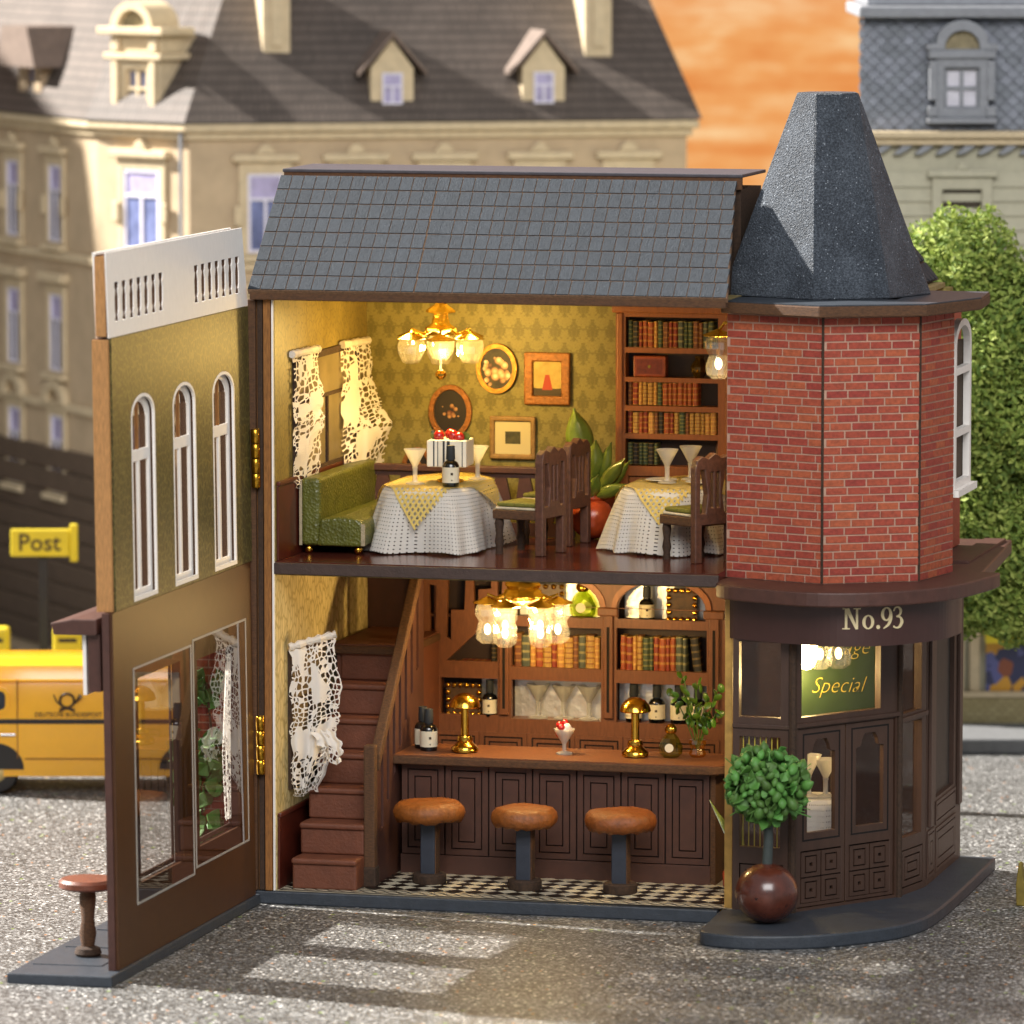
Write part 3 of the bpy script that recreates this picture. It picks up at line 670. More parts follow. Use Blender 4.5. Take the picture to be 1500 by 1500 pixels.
# shop front at street level
m_blockw = NT('stone_block_wall'); bk = m_blockw.add('ShaderNodeTexBrick'); bk.inputs['Scale'].default_value = 3.2; bk.inputs['Color1'].default_value = hexc('#b3a67c'); bk.inputs['Color2'].default_value = hexc('#a3966c'); bk.inputs['Mortar'].default_value = hexc('#7d7252')
m_blockw.link(m_blockw.mapping(m_blockw.coord('Object'), (1, 1, 1), (R(90), 0, 0)), bk.inputs['Vector']); m_blockw.base(bk.outputs[0]); m_blockw.set(Roughness=.85); m_blockw = m_blockw.m
x0, zg = B(1400, 1070, D2); z1 = B(1400, 1020, D2)[1]; z2 = B(1400, 930, D2)[1]
MB().hexa(x0 - 1.2, xr, zb2, z1, 0, .14, fr2).build('shop_plinth', m_blockw, br_)
MB().hexa(x0 - 1.2, xr, z1, z1 + .1, 0, .2, fr2).build('shop_sill', m_cornice, br_, bevel=.02)
for px in (1412, 1435): MB().hexa(B(px, 0, D2)[0] - .09, B(px, 0, D2)[0] + .09, z1 + .1, z2 + .6, 0, .12, fr2).build('pilaster', m_cornice, br_, bevel=.02)
g = NT('shop_display'); vv = g.add('ShaderNodeTexVoronoi'); vv.inputs['Scale'].default_value = 4.5; g.link(g.coord('Object'), vv.inputs['Vector'])
hs = g.ramp(g.sep(vv.outputs['Color'])[0], [(0, hexc('#2b2f55')), (.35, hexc('#8a4a2c')), (.55, hexc('#d29a2a')), (.75, hexc('#5a5f96')), (1, hexc('#9a8f86'))], 'CONSTANT'); g.base(hs); g.set(Roughness=.3)
MB().hexa(B(1452, 0, D2)[0], xr, z1 + .1, z2 - .1, .0, .03, fr2).build('display_window', g.m, br_)
MB().prism([(0, z2 + .35), (.55, z2 + .02), (.55, z2 - .08), (0, z2 + .1)], B(1448, 0, D2)[0], xr, lambda u, v, w: (w, -u, v)).build('awning', m_yellow, br_)

# ------------------------------------------------------------------ street tree behind the tower
def mk_foliage():
    g = NT('foam_foliage'); v = g.coord('Object')
    rnd = g.add('ShaderNodeNewGeometry').outputs['Random Per Island']
    n = g.noise(v, 1.3, 3)
    c = g.ramp(g.math('ADD', g.math('MULTIPLY', rnd, .6), g.math('MULTIPLY', n.outputs[0], .4)), [(.2, hexc('#5a7430')), (.5, hexc('#8ba046')), (.85, hexc('#bcc86a'))])
    g.base(c); g.set(Roughness=.7)
    d = g.add('ShaderNodeBsdfTranslucent'); g.link(c, d.inputs[0]); mx = g.add('ShaderNodeMixShader'); mx.inputs[0].default_value = .25
    g.link(g.b.outputs[0], mx.inputs[1]); g.link(d.outputs[0], mx.inputs[2]); g.link(mx.outputs[0], g.n['Material Output'].inputs[0]); return g.m
def foliage_mesh(blobs, n, size, rnd):
    b = MB(); tot = sum(r * r for _, r in blobs)
    for (c, r) in blobs:
        for _ in range(int(n * r * r / tot)):
            d = Vector((rnd.gauss(0, 1), rnd.gauss(0, 1), rnd.gauss(0, 1))).normalized()
            rr = r * (1 - .42 * rnd.random() ** 1.6) * (1 + .08 * math.sin(9 * d.x + 4 * d.z) + .07 * math.sin(11 * d.y - 7 * d.z))
            p = Vector(c) + d * rr
            x = Vector((rnd.gauss(0, 1), rnd.gauss(0, 1), rnd.gauss(0, 1))).normalized(); y = x.cross(d + Vector((.01, .02, .5))).normalized()
            s_ = size * (.6 + .8 * rnd.random()); k = len(b.v)
            b.v += [tuple(p - x * s_), tuple(p + y * s_ * .45 + d * s_ * .2), tuple(p + x * s_), tuple(p - y * s_ * .45 + d * s_ * .25)]
            b.f += [(k, k + 1, k + 2), (k, k + 2, k + 3)]
    return b
tx = CF(B(1440, 900, 97)[0] + .35 - 1.3, 97.6, 0)
TOX = .66
tree = thing('street_tree', 'bushy lime green model tree standing behind the brick tower', 'tree', tx)
tr = MB(); tr.tube([(0, 0, 0), (.05, .02, 1.5), (-.04, .05, 3.0), (.05, 0, 5)], [.22, .17, .13, .05], 10)
for a_ in range(7): tr.tube([(0, 0, 2.0 + a_ * .35), (.5 * math.cos(a_ * 2.2), .5 * math.sin(a_ * 2.2), 2.8 + a_ * .45), (1.05 * math.cos(a_ * 2.2), 1.05 * math.sin(a_ * 2.2), 3.4 + a_ * .55)], [.08, .055, .02], 6)
tr.build('trunk', M('bark', '#4a3626', .9, var=.3, bump=.6, bscale=14, stretch=(1, 1, .3)), tree, smooth=True)
rnd = random.Random(3)
blobs = [((-.05, 0, 8.75), .95), ((-.75, -.1, 8.2), .8), ((-.8, .1, 7.4), .7), ((.7, .1, 7.9), .9), ((0, -.3, 7.1), 1.15), ((-.55, -.2, 6.3), .85), ((.8, -.1, 6.3), 1.1), ((0, -.2, 5.4), 1.15), ((.75, 0, 4.9), 1.1), ((-.35, -.3, 4.6), .75), ((.2, -.2, 4.1), .85), ((.9, .1, 3.9), .8), ((1.5, .1, 4.6), .9), ((1.5, 0, 6.2), 1.0), ((1.3, .1, 7.6), .9), ((-.3, .1, 3.7), .5), ((0, .2, 6.4), 1.2), ((.3, .2, 7.9), 1.1)]
blobs = [((c[0] + TOX, c[1], c[2] - (.0 if c[2] > 6 else .35)), r) for c, r in blobs]
cr = foliage_mesh(blobs, 120000, .064, rnd).build('crown', mk_foliage(), tree)

# ------------------------------------------------------------------ yellow delivery van
van = thing('parked_van', 'yellow post van with black waist stripe parked behind the open facade', 'van', CF(B(-62, 1165, 99.3)[0], 99.4, 0), YAW)
VL, VW2, VZ0, VZ1 = 4.7, .92, .30, 2.22
def vring(x):
    t = x / VL
    taper = min(1, (t / .05) ** .5 if t < .05 else 1, ((1 - t) / .04) ** .5 if t > .96 else 1); taper = max(taper, .0)
    inset = .10 * (1 - taper)
    pr = [(-1, VZ0), (-1.02, .75), (-1.03, 1.2), (-1.0, 1.45), (-.95, 1.8), (-.9, 1.95), (-.82, 2.1), (-.62, 2.19), (-.3, 2.22)]
    pr = pr + [(-a, z) for a, z in reversed(pr)]
    return [(a * VW2 * (1 - inset), VZ0 + (z - VZ0) * (1 - inset * .9) + inset * .1) for a, z in pr]
st = [0, .03, .08, .16, .3, 1.2, 2.4, 3.6, 4.4, 4.55, 4.64, 4.7]
vb = MB(); n_ = 18
for x in st:
    for (y, z) in vring(x): vb.v.append((x, y + VW2, z))
for j in range(len(st) - 1):
    for i in range(n_): vb.f.append((j * n_ + i, j * n_ + (i + 1) % n_, (j + 1) * n_ + (i + 1) % n_, (j + 1) * n_ + i))
vb.f += [tuple(range(n_)), tuple((len(st) - 1) * n_ + i for i in range(n_))]
body = vb.build('body', m_van, van, smooth=35)
sy = VW2 * (1 - 1.03)             # near side
def vside(name, x0, x1, z0, z1, mat, par=body, y0=.012, slope=True):
    f_ = lambda u, v, w: (u, sy + (0 if v < 1.2 else (v - 1.2) * .075) - w, v)
    return MB().hexa(x0, x1, z0, z1, -.02, y0, f_).build(name, mat, par)
vside('waist_stripe', .35, 4.5, 1.17, 1.245, m_vblack)
for x in (.98, 2.45):
    MB().box(x - .008, x + .008, sy - .006, sy + .05, .6, 1.2).box(x - .008, x + .008, sy - .006, sy + .05, 1.25, 1.9).build('door_seam', M('seam_shadow', '#8a5a08', .6), body)
vside('roof_gutter', .2, 4.55, 1.86, 1.895, m_van, y0=.035)
ws = MB(); ws.plate(spline(rect(.32, .80, 1.36, 1.74) + [(.32, 1.36)], 4)[:-1], [spline(rect(.37, .75, 1.41, 1.69) + [(.37, 1.41)], 4)[:-1]], -.02, .02, lambda u, v, w: (u, sy + (v - 1.2) * .075 - w, v))
wob = ws.build('window', m_van, van, bevel=.01)
MB().hexa(.34, .78, 1.38, 1.72, -.02, .006, lambda u, v, w: (u, sy + (v - 1.2) * .075 - w, v)).build('pane', M('van_glass', '#2e3338', .1, var=.4, bump=0), wob)
MB().box(.70, .95, sy - .045, sy - .015, .97, 1.01).build('door_handle', M('chrome', '#b9b9b9', .2, 1.0, bump=0), van, bevel=.01)
MB().box(1.1, 4.6, sy - .008, sy + .03, .585, .6).build('sill_seam', M('seam_shadow', '#8a5a08'), body)
for x in (.62, 3.75):
    for y, nm in ((.02, 'wheel'), (1.58, 'wheel')):
        t_ = MB(); t_.lathe([(.16, -.01), (.34, 0), (.375, .05), (.375, .17), (.34, .22), (.16, .23)], 26); wo = t_.build('wheel', m_vblack, van, smooth=True, loc=(x, y, .375), rot=(R(-90), 0, 0))
        MB().lathe([(.02, -.035), (.1, -.03), (.19, -.005), (.21, .02)], 20).build('rim', M('hubcap', '#c7b37a', .35, .6), wo, smooth=True)
    MB().prism([(x + .46 * math.cos(math.pi * i / 14), .42 + .43 * math.sin(math.pi * i / 14)) for i in range(15)], sy - .004, sy + .5, lambda u, v, w: (u, w, v)).build('wheel_arch', m_vblack, body)
MB().box(-.1, .06, .05, 1.8, .5, .64).box(4.64, 4.8, .05, 1.8, .5, .64).build('bumper', M('bumper_grey', '#55504a', .5), van, bevel=.03)
# post horn emblem and lettering on the sliding door
hx, hz = B(106, 1020, 100.6)[0] - (van.location - CF(0, 0, 0)).dot(rv), 1.52
pl = lambda u, v: (hx + u, sy + .02, hz + v)
e_ = MB(); e_.tube([(hx + .115 * math.cos(t), sy + .012, hz + .03 + .115 * math.sin(t)) for t in [2 * math.pi * i / 20 for i in range(21)]], .021, 6)
e_.tube([(hx - .22, sy + .012, hz + .13), (hx - .17, sy + .012, hz + .02), (hx - .08, sy + .012, hz - .065), (hx + .02, sy + .012, hz - .08), (hx + .1, sy + .012, hz - .03), (hx + .17, sy + .012, hz + .04), (hx + .23, sy + .014, hz + .12)], [.012, .014, .018, .02, .024, .04, .062], 6, .3)
for sg in (-1, 1): e_.tube([(hx, sy + .01, hz - .09), (hx + sg * .07, sy + .01, hz - .12), (hx + sg * .14, sy + .01, hz - .16)], [.025, .02, .01], 5); e_.tube([(hx, sy + .01, hz - .09), (hx + sg * .13, sy + .01, hz - .11)], [.022, .008], 5)
e_.build('emblem', m_sticker, body)
text_mesh('lettering', 'DEUTSCHE BUNDESPOST', .105, m_sticker, body, (hx + .02, sy - .004, 1.285), (R(90), 0, 0), depth=.003, xs=.92)

# ------------------------------------------------------------------ Post sign and yellow letter boxes
sx_, sz_ = B(62, 795, 106.5)
ps = thing('post_sign', 'yellow sign reading Post on a dark post behind the van', 'sign', CF(sx_, 106.5, 0), YAW)
MB().box(-.55, .48, -.06, .06, sz_ - .24, sz_ + .24).build('board', m_yellow, ps, bevel=.03)
MB().box(.48, .62, -.08, .08, sz_ - .33, sz_ + .33).build('end_plate', m_yellow, ps, bevel=.03)
MB().box(-.07, .07, .07, .17, .27, sz_ + .2).build('post', m_black, ps)
text_mesh('lettering', 'Post', .42, m_sticker, ps, (-.05, -.064, sz_ - .13), (R(90), 0, 0), depth=.004, bold=.006)
for px, lab in ((100, 'yellow letter box behind the van beside the open facade'), (-8, 'yellow letter box at the left edge behind the van')):
    lx, lz = B(px, 918, 106.0)
    lb = thing('letter_box', lab, 'letter box', CF(lx, 106.0, 0), YAW, 'letter boxes behind the van')
    MB().box(-.26, .26, -.2, .2, .27 + .9, lz).build('body', m_yellow, lb, bevel=.06)
    MB().box(-.16, .16, -.21, -.19, lz - .25, lz - .18).build('slot', m_vblack, lb)
    MB().box(-.06, .06, -.06, .06, .27, 1.2).build('leg', m_black, lb)
# yellow tuft at the right edge
tw = Vector((10.97, 2.6, 0)); tf = MB()
tf.prism([(-.09, 0), (.14, 0), (.16, .34), (.02, .36), (-.02, .62), (-.06, .64), (-.1, .3)], -.1, .1, lambda u, v, w: (u, w, v)); 
tag(tf.build('yellow_marker', m_tuft, loc=tw, bevel=.02), 'small dull yellow block at the right edge of the ground', 'block')

# ================================================================== the miniature house
H = thing('miniature_house', 'open two storey dollhouse with slate roof and red brick corner tower', 'dollhouse')
ZS = .2; Z2 = 5.04; ZE = 8.86
# --- base
MB().box(-.03, 6.98, -.06, 5.6, 0, .19).build('base_slab', m_slate, H, bevel=.02)
front = spline([(7.03, -.3), (7.07, -1.0), (7.1, -1.72), (7.35, -1.98), (7.92, -2.05), (8.7, -1.78), (9.37, -1.21), (9.86, -.43), (10.06, 1.0), (10.03, 5.6)], 5)
MB().prism([(7.0, 5.6)] + front, 0, .2).build('corner_slab', m_slate, H, bevel=.03)
# --- ground floor with diamond tiles
fl = MB(); fl.prism([(.2, 0), (8.0, .05), (9.2, 1.75), (9.4, 2.7), (9.4, 4.95), (.2, 4.95)], .192, .2045); flo = fl.build('ground_floor', M('floor_bed', '#9b907a', .6), H)
gb = NT('floor_border'); x, y, z = gb.sep(gb.coord('Object'))
def wavy(ph):
    s1 = gb.math('MULTIPLY', gb.math('SINE', gb.math('ADD', gb.math('MULTIPLY', x, 2 * math.pi / .36), ph)), .085)
    return gb.math('LESS_THAN', gb.math('ABSOLUTE', gb.math('SUBTRACT', gb.math('SUBTRACT', y, .17), s1)), .028)
lines = gb.math('GREATER_THAN', gb.math('ABSOLUTE', gb.math('SUBTRACT', y, .17)), .135)
gb.base(gb.mix(gb.math('MAXIMUM', gb.math('MAXIMUM', wavy(0), wavy(math.pi)), lines), hexc('#cfc6ae'), hexc('#1c1512'))); gb.set(Roughness=.35)
MB().box(.42, 7.1, .01, .33, .205, .212).build('tile_border', gb.m, flo)
hx_ = .152
def tile_mesh(nm, mat):
    b = MB(); q = hx_ * .965; b.prism([(-q, 0), (0, -q), (q, 0), (0, q)], 0, .01); return b.mesh(nm, mat)
tk, tw_ = tile_mesh('floor_tile', m_tilek), tile_mesh('floor_tile', m_tilew)
for j in range(11):
    yy = .33 + hx_ + j * hx_
    for i in range(24):
        xx = .5 + 2 * hx_ * i + (hx_ if j % 2 else 0)
        if xx > 7.02 or (xx < 1.6 and yy > .5) or yy > 2.0: continue
        inst('floor_tile', tk if j % 2 == 0 else tw_, flo, (xx, yy, .204))
# --- left wall: layered plywood front edge, wallpaper, wainscot
MB().box(.1, .35, .0, 5.0, .2, ZE).build('left_wall', m_ply, H)
MB().box(-.02, .10, -.08, .10, .2, ZE).build('hinge_post', m_burnt, H, bevel=.015)
MB().box(.12, .20, -.05, .0, .2, ZE).build('edge_strip', m_burntd, H, bevel=.01)
MB().box(.215, .32, -.07, .0, .2, ZE).build('edge_strip', m_ply, H, bevel=.012)
MB().box(.335, .36, -.045, .03, .2, ZE).build('paper_edge', m_white, H)
MB().box(.35, .37, .0, 4.9, Z2, ZE).build('wallpaper', m_gpaper, H)
MB().box(.35, .37, .0, 4.9, .2, 4.87).build('wallpaper', m_cpaper, H)
for (a, b) in ((.2, 1.33), (Z2, 6.2)):
    MB().box(.37, .40, .06, 4.88, a, b - .07).build('wainscot', m_wains, H, bevel=.01)
    MB().box(.37, .43, .05, 4.88, b - .07, b).build('dado_rail', m_wains, H, bevel=.015)
# windows of the left wall, behind the curtains
def lwin(y0, y1, z0, z1):
    f_ = lambda u, v, w: (.372 + w, u, v)
    o = MB(); o.plate(rect(y0 - .1, y1 + .1, z0 - .1, z1 + .1), [rect(y0, (y0 + y1) / 2 - .03, z0, z1 * .62 + z0 * .38), rect((y0 + y1) / 2 + .03, y1, z0, z1 * .62 + z0 * .38), rect(y0, y1, z1 * .65 + z0 * .35, z1)], 0, .05, f_)
    wo = o.build('window', m_burntd, H); MB().hexa(y0, y1, z0, z1, .0, .012, f_).build('pane', M('daylight_tinted_pane', '#7d6f50', .3, var=.3, scale=1.5, bump=0), wo)  # opaque pane, daylight put into its light warm colour
lwin(1.0, 4.2, 6.25, 7.85); lwin(.7, 2.6, 1.7, 3.55)
# --- back wall
MB().box(.36, 9.4, 4.9, 5.1, Z2, ZE).build('back_wall', m_damask, H)
MB().box(.36, 9.4, 4.92, 5.1, .2, 4.87).build('back_wall', M('back_wall_dark', '#3a1d15', .6, var=.2), H)
MB().box(4.1, 4.32, 4.86, 4.9, Z2, 5.75).build('skirting', m_wains, H)
# --- upper floor and ceiling
MB().box(.37, 6.95, .02, 4.9, 4.88, Z2).build('upper_floor', m_floor2, H)
MB().box(.36, 6.98, -.05, .02, 4.86, Z2 - .015).build('floor_edge', M('floor_edge_brown', '#40302a', .6, var=.2, bump=.5, bscale=20), H, bevel=.01)
MB().box(6.95, 9.3, 1.2, 4.9, 4.88, Z2 - .004).build('upper_floor', m_floor2, H)
MB().box(.1, 7.0, .0, 5.0, ZE, ZE + .08).build('ceiling', M('ceiling_board', '#8a7a4c', .7), H)
MB().box(7.0, 9.3, 1.2, 5.0, ZE, ZE + .07).build('ceiling', M('ceiling_board', '#8a7a4c'), H)
MB().box(.37, 7.0, .02, 4.9, 4.84, 4.879).build('ceiling', M('ceiling_board', '#8a7a4c'), H)
# right-hand side wall of the rooms
MB().box(9.3, 9.42, 2.7, 5.05, .2, 4.87).build('right_wall', m_brown, H)
# --- main roof
YE, YT, ZT = -.22, 1.5, 10.57
roof = MB().prism([(YE + .03, 9.0), (.2, 8.95), (YT + .1, 8.95), (YT + .1, ZT - .06), (YT - .02, ZT - .06)], .06, 6.82, lambda u, v, w: (w, u, v)).build('roof', m_burntd, H)
MB().box(.05, 7.1, -.19, 0.0, ZE, 9.0).build('fascia', m_burnt, roof, bevel=.015)
MB().box(.02, 6.95, YT + .10, 3.2, ZT + .05, ZT + .10).build('roof_deck', m_deck, roof, bevel=.012)
MB().box(.04, 6.93, YT + .12, YT + .2, ZT - .12, ZT + .05).build('ridge_board', m_burnt, roof)
MB().box(.1, 6.9, YT + .22, 3.1, 8.95, ZT - .13).build('attic_wall', m_burntd, roof)
sl_len = math.hypot(YT - YE, ZT - 9.0); sang = math.atan2(ZT - 9.0, YT - YE)
NC, NRW = 37, 8
tw2, th2 = 7.1 / NC, sl_len / NRW
random.seed(4)
tms = []
for v_ in range(4):
    b = MB(); g_ = .007 + .002 * v_
    b.box(.007, tw2 - .007, .011, th2 - .011, -.03, .021 + .001 * v_); tms.append(b.mesh('roof_tile', m_tile))
MB().prism([(.03, 0), (7.13, 0), (6.87, sl_len), (.03, sl_len)], -.08, .007).build('tile_bed', M('tile_bed_wood', '#7d6048', .8, var=.4, scale=20, bump=.3), roof, loc=(0, YE, 9.0), rot=(sang, 0, 0))
for j in range(NRW):
    for i in range(NC):
        off = .03 - .004 * j
        kx_ = 1 - .035 * (j + .5) / NRW; x_ = .03 + i * tw2 * kx_
        if i == 13 and j < 7: x_ += .012
        inst('roof_tile', tms[random.randrange(4)], roof, (x_, YE + math.cos(sang) * th2 * j, 9.0 + math.sin(sang) * th2 * j), (sang + random.uniform(-.003, .003), random.uniform(-.003, .003), 0), (kx_, 1, 1))
# --- right roof slope behind the tower, with rounded shingles
rs = MB(); rs.frustum([(7.12, 2.0), (9.15, 2.0), (9.15, 5.3), (7.12, 5.3)], 8.95, [(7.12, 2.6), (7.9, 2.6), (7.9, 5.2), (7.12, 5.2)], 10.4)
rs_o = rs.build('side_roof', m_burntd, H)
def shingle(nm):
    b = MB(); b.prism([(.01, .3), (.01, .06), (.05, .0), (.19, .0), (.23, .06), (.23, .3)], 0, .03); return b.mesh(nm, m_tile)
shm = shingle('shingle')
fa = math.atan2(1.45, .6)
for j in range(6):
    for i in range(4): inst('shingle', shm, rs_o, (7.14 + i * .25 + (.1 if j % 2 else 0), 1.98 + .107 * j, 8.97 + .26 * j), (fa, 0, 0))
fa2 = math.atan2(1.45, 1.25)
for j in range(5):
    for i in range(12): inst('shingle', shm, rs_o, (9.16 - .222 * j, 2.1 + i * .25 + (.1 if j % 2 else 0), 8.97 + .26 * j), (fa2, 0, R(90)))
# --- brick tower
TA, TB, TC, TD = (6.95, .62), (8.45, .12), (9.72, .82), (9.98, 2.05)
TE = (9.42, 2.1)
tower = MB().prism([TA, TB, TC, TD, TE, (9.42, 2.0), (9.86, 1.95), (9.62, .9), (8.45, .24), (6.99, .73)], 4.93, 8.74).build('tower_wall', m_mortar, H)
RH = .1152; BLn = .305
brm = {}
def brick_mesh(L):
    kx = round(L, 2)
    if kx not in brm:
        b = MB(); b.box(0, kx, 0, RH - .024, -.02, .012); brm[kx] = b.mesh('brick', m_brick)
    return brm[kx]
allb = []
for (p, q) in ((TA, TB), (TB, TC), (TC, TD)):
    fn, L = facefn(p, q); d = Vector((q[0] - p[0], q[1] - p[1])).normalized()
    for r_ in range(33):
        z0 = 4.94 + r_ * RH
        u = .015 - ((BLn + .021) * (.5 if r_ % 2 else 0)) - .06 * ((r_ * 7) % 3)
        while u < L - .03:
            a, b_ = max(u, .012), min(u + BLn, L - .016)
            if b_ - a > .04: allb.append((fn(a, z0, 0), b_ - a, d, p))
            u += BLn + .021
allb.sort(key=lambda t: -(t[1] * max(.05, (Vector((t[2].y, -t[2].x)).dot(-fh.xy)))))
for (P_, L_, d, p) in allb[:300]:
    o = inst('brick', brick_mesh(L_), tower, P_, (R(90), 0, math.atan2(d.y, d.x)))
jb = MB()
for (P_, L_, d, p) in allb[300:]:
    n = Vector((d.y, -d.x))
    jb.hexa(0, L_, 0, RH - .024, -.01, .012, lambda u, v, w: (P_[0] + d.x * u + n.x * w, P_[1] + d.y * u + n.y * w, P_[2] + v))
jo = jb.build('brick', m_brickj, tower); jo['kind'] = 'stuff'
for p in (TB, TC): MB().tube([(p[0], p[1], 4.94), (p[0], p[1], 8.73)], .022, 6).build('corner_seam', m_burntd, tower)
# side wall beyond the tower with the white window
MB().box(9.3, 9.42, 2.1, 5.05, 4.94, 8.74).build('side_wall', m_brickj, H)
fside = lambda u, v, w: (9.42 + w, u, v)
sw = MB(); sw.plate(arch(2.3, 3.6, 6.1, 8.55, 10, rise=.35), [rect(2.42, 3.48, 6.2, 6.85), rect(2.42, 3.48, 6.95, 7.75), arch(2.42, 3.48, 7.85, 8.45, 10, rise=.28)], .44, .54, fside)
swo = sw.build('window', m_white, H); MB().hexa(2.2, 3.7, 6.0, 6.1, .3, .62, fside).build('sill', m_white, swo)
MB().hexa(2.32, 3.58, 6.12, 8.2, .01, .43, fside).build('pane', M('net_brown', '#4a3a2a', .8, var=.3, scale=20, bump=.4), swo)
MB().box(9.36, 9.44, 4.2, 5.6, 4.95, 8.74).build('side_wall', m_brickj, H)
# eave board and cone
eb = [(6.9, .40), (8.46, -.20), (9.88, .48), (10.40, 1.98), (10.3, 3.2), (7.0, 3.2)]
MB().prism(eb, 8.75, 8.91).build('eave_board', m_burnt, H, bevel=.02)
MB().prism(offs(eb, -.015), 8.912, 8.93).build('eave_top', m_slate, H)
c0 = [(6.66, 1.5), (8.17, .75), (9.18, 1.3), (9.58, 2.4), (9.2, 3.4), (8.0, 3.8), (6.95, 2.9)]
c1 = [(7.72, 1.72), (8.03, 1.48), (8.41, 1.52), (8.61, 1.78), (8.5, 2.15), (8.15, 2.25), (7.82, 2.05)]
MB().frustum(c0, 8.932, c1, 11.86).build('spire', m_cone, H, bevel=.025)
# --- brown shelf over the shop and the curved name band
cp = spline([(6.93, .35), (6.95, -.06), (7.2, -.38), (7.83, -.69), (8.61, -.92), (9.46, -.6), (10.24, .27), (10.6, 1.6), (10.66, 2.2)], 5)
MB().prism(cp + [(10.4, 2.2), (10.38, 2.5), (10.08, 6.5), (7.0, 6.5), (7.0, .8)], 4.72, 4.93).build('shop_canopy', m_brown2, H, bevel=.025)
MB().box(9.7, 10.02, 3.2, 6.3, 4.932, 4.97).build('canopy_strip', m_brown2, H)
band = spline([(7.02, .22), (7.25, 0.0), (7.98, -.32), (8.8, -.50), (9.52, -.17), (10.06, .6), (10.2, 1.25), (10.21, 1.6)], 8)
bo = MB(); pts = band
inner = offs(pts + [(8, 3)], -.03)[:-1]
for i in range(len(pts) - 1):
    b0 = len(bo.v)
    for (p, z) in ((pts[i], 4.12), (pts[i + 1], 4.12), (pts[i + 1], 4.72), (pts[i], 4.72), (inner[i], 4.12), (inner[i + 1], 4.12), (inner[i + 1], 4.72), (inner[i], 4.72)): bo.v.append((p[0], p[1], z))
    bo.f += [(b0, b0 + 1, b0 + 2, b0 + 3), (b0 + 7, b0 + 6, b0 + 5, b0 + 4), (b0, b0 + 4, b0 + 5, b0 + 1), (b0 + 3, b0 + 2, b0 + 6, b0 + 7)]
    if i == 0: bo.f.append((b0, b0 + 3, b0 + 7, b0 + 4))
    if i == len(pts) - 2: bo.f.append((b0 + 1, b0 + 5, b0 + 6, b0 + 2))
bando = bo.build('name_band', M('name_band_brown', '#3f2622', .4, var=.08, bump=.05, bscale=60), H, smooth=True)
acc = [0.0]
for i in range(len(band) - 1): acc.append(acc[-1] + math.dist(band[i], band[i + 1]))
def onband(s, z, w=0.0):
    i = max(k for k in range(len(acc) - 1) if acc[k] <= max(s, 0)) if s > 0 else 0
    a, b = Vector(band[i]), Vector(band[i + 1]); d = (b - a).normalized(); p = a + d * (s - acc[i]); n = Vector((d.y, -d.x)); p = p + n * w
    return (p.x, p.y, z)
def glyph(shapes, holes, s0, z0, k, nm):
    """serif letters laid on the curved band: closed outlines in letter units, finely cut so they bend with it"""
    b = MB()
    for outer, hs_ in shapes: b.plate(outer, hs_, .004, .014, lambda u, v, w: onband(s0 + u * k, z0 + v * k, w))
    return b.build(nm, m_cream, bando)
def ribbon(path, wid):
    pts_ = spline(path, 6); wd = spline([(w,) for w in wid], 6); l, r_ = [], []
    for i, p in enumerate(pts_):
        a, b = Vector(pts_[max(i - 1, 0)]), Vector(pts_[min(i + 1, len(pts_) - 1)]); d = (b - a).normalized(); n = Vector((-d.y, d.x)) * wd[i][0] / 2
        l.append((p[0] + n.x, p[1] + n.y)); r_.append((p[0] - n.x, p[1] - n.y))
    return l + r_[::-1]
k_ = .30; sN = 0
# find where the lettering starts along the band (photo position of the N)
def px_of(P): v = Vector(P) - CAM; z = v.dot(fw); return 750 + FPX * v.dot(rv) / z, 750 - FPX * v.dot(uv_) / z
s_ = 0
while px_of(onband(s_, 4.5))[0] < 1234: s_ += .005
zl = 4.37
adv = [0, .86, 1.5, 1.82, 2.48]
glyph([(rect(.10, .22, 0, 1), []), (rect(.62, .72, 0, 1), []), ([(.10, 1), (.30, 1), (.72, .0), (.60, 0), (.12, .93)], []), (rect(-.02, .34, 0, .05), []), (rect(.0, .2, .95, 1.0), []), (rect(.5, .84, .95, 1.0), [])], [], s_ + adv[0] * k_, zl, k_, 'letter_n')
glyph([(ell(.27, .33, .29, .34, 24), [ell(.27, .33, .14, .28, 20)])], [], s_ + (adv[1] + .08) * k_, zl, k_, 'letter_o')
glyph([(ell(.1, .08, .095, .095, 14), [])], [], s_ + (adv[2] + .1) * k_, zl, k_, 'full_stop')
glyph([(ell(.28, .68, .29, .33, 24), [ell(.28, .68, .14, .26, 20)]), (ribbon([(.50, .72), (.50, .45), (.38, .18), (.12, .0)], [.14, .15, .13, .05]), [])], [], s_ + (adv[3] + .03) * k_, zl, k_, 'digit_nine')
glyph([(ribbon([(.03, .80), (.12, .95), (.30, .97), (.43, .80), (.36, .60), (.18, .54)], [.07, .07, .08, .15, .10, .06]), []), (ribbon([(.18, .54), (.40, .48), (.50, .27), (.38, .05), (.18, .0), (.02, .08)], [.06, .10, .17, .12, .07, .10]), [])], [], s_ + adv[4] * k_, zl, k_, 'digit_three')

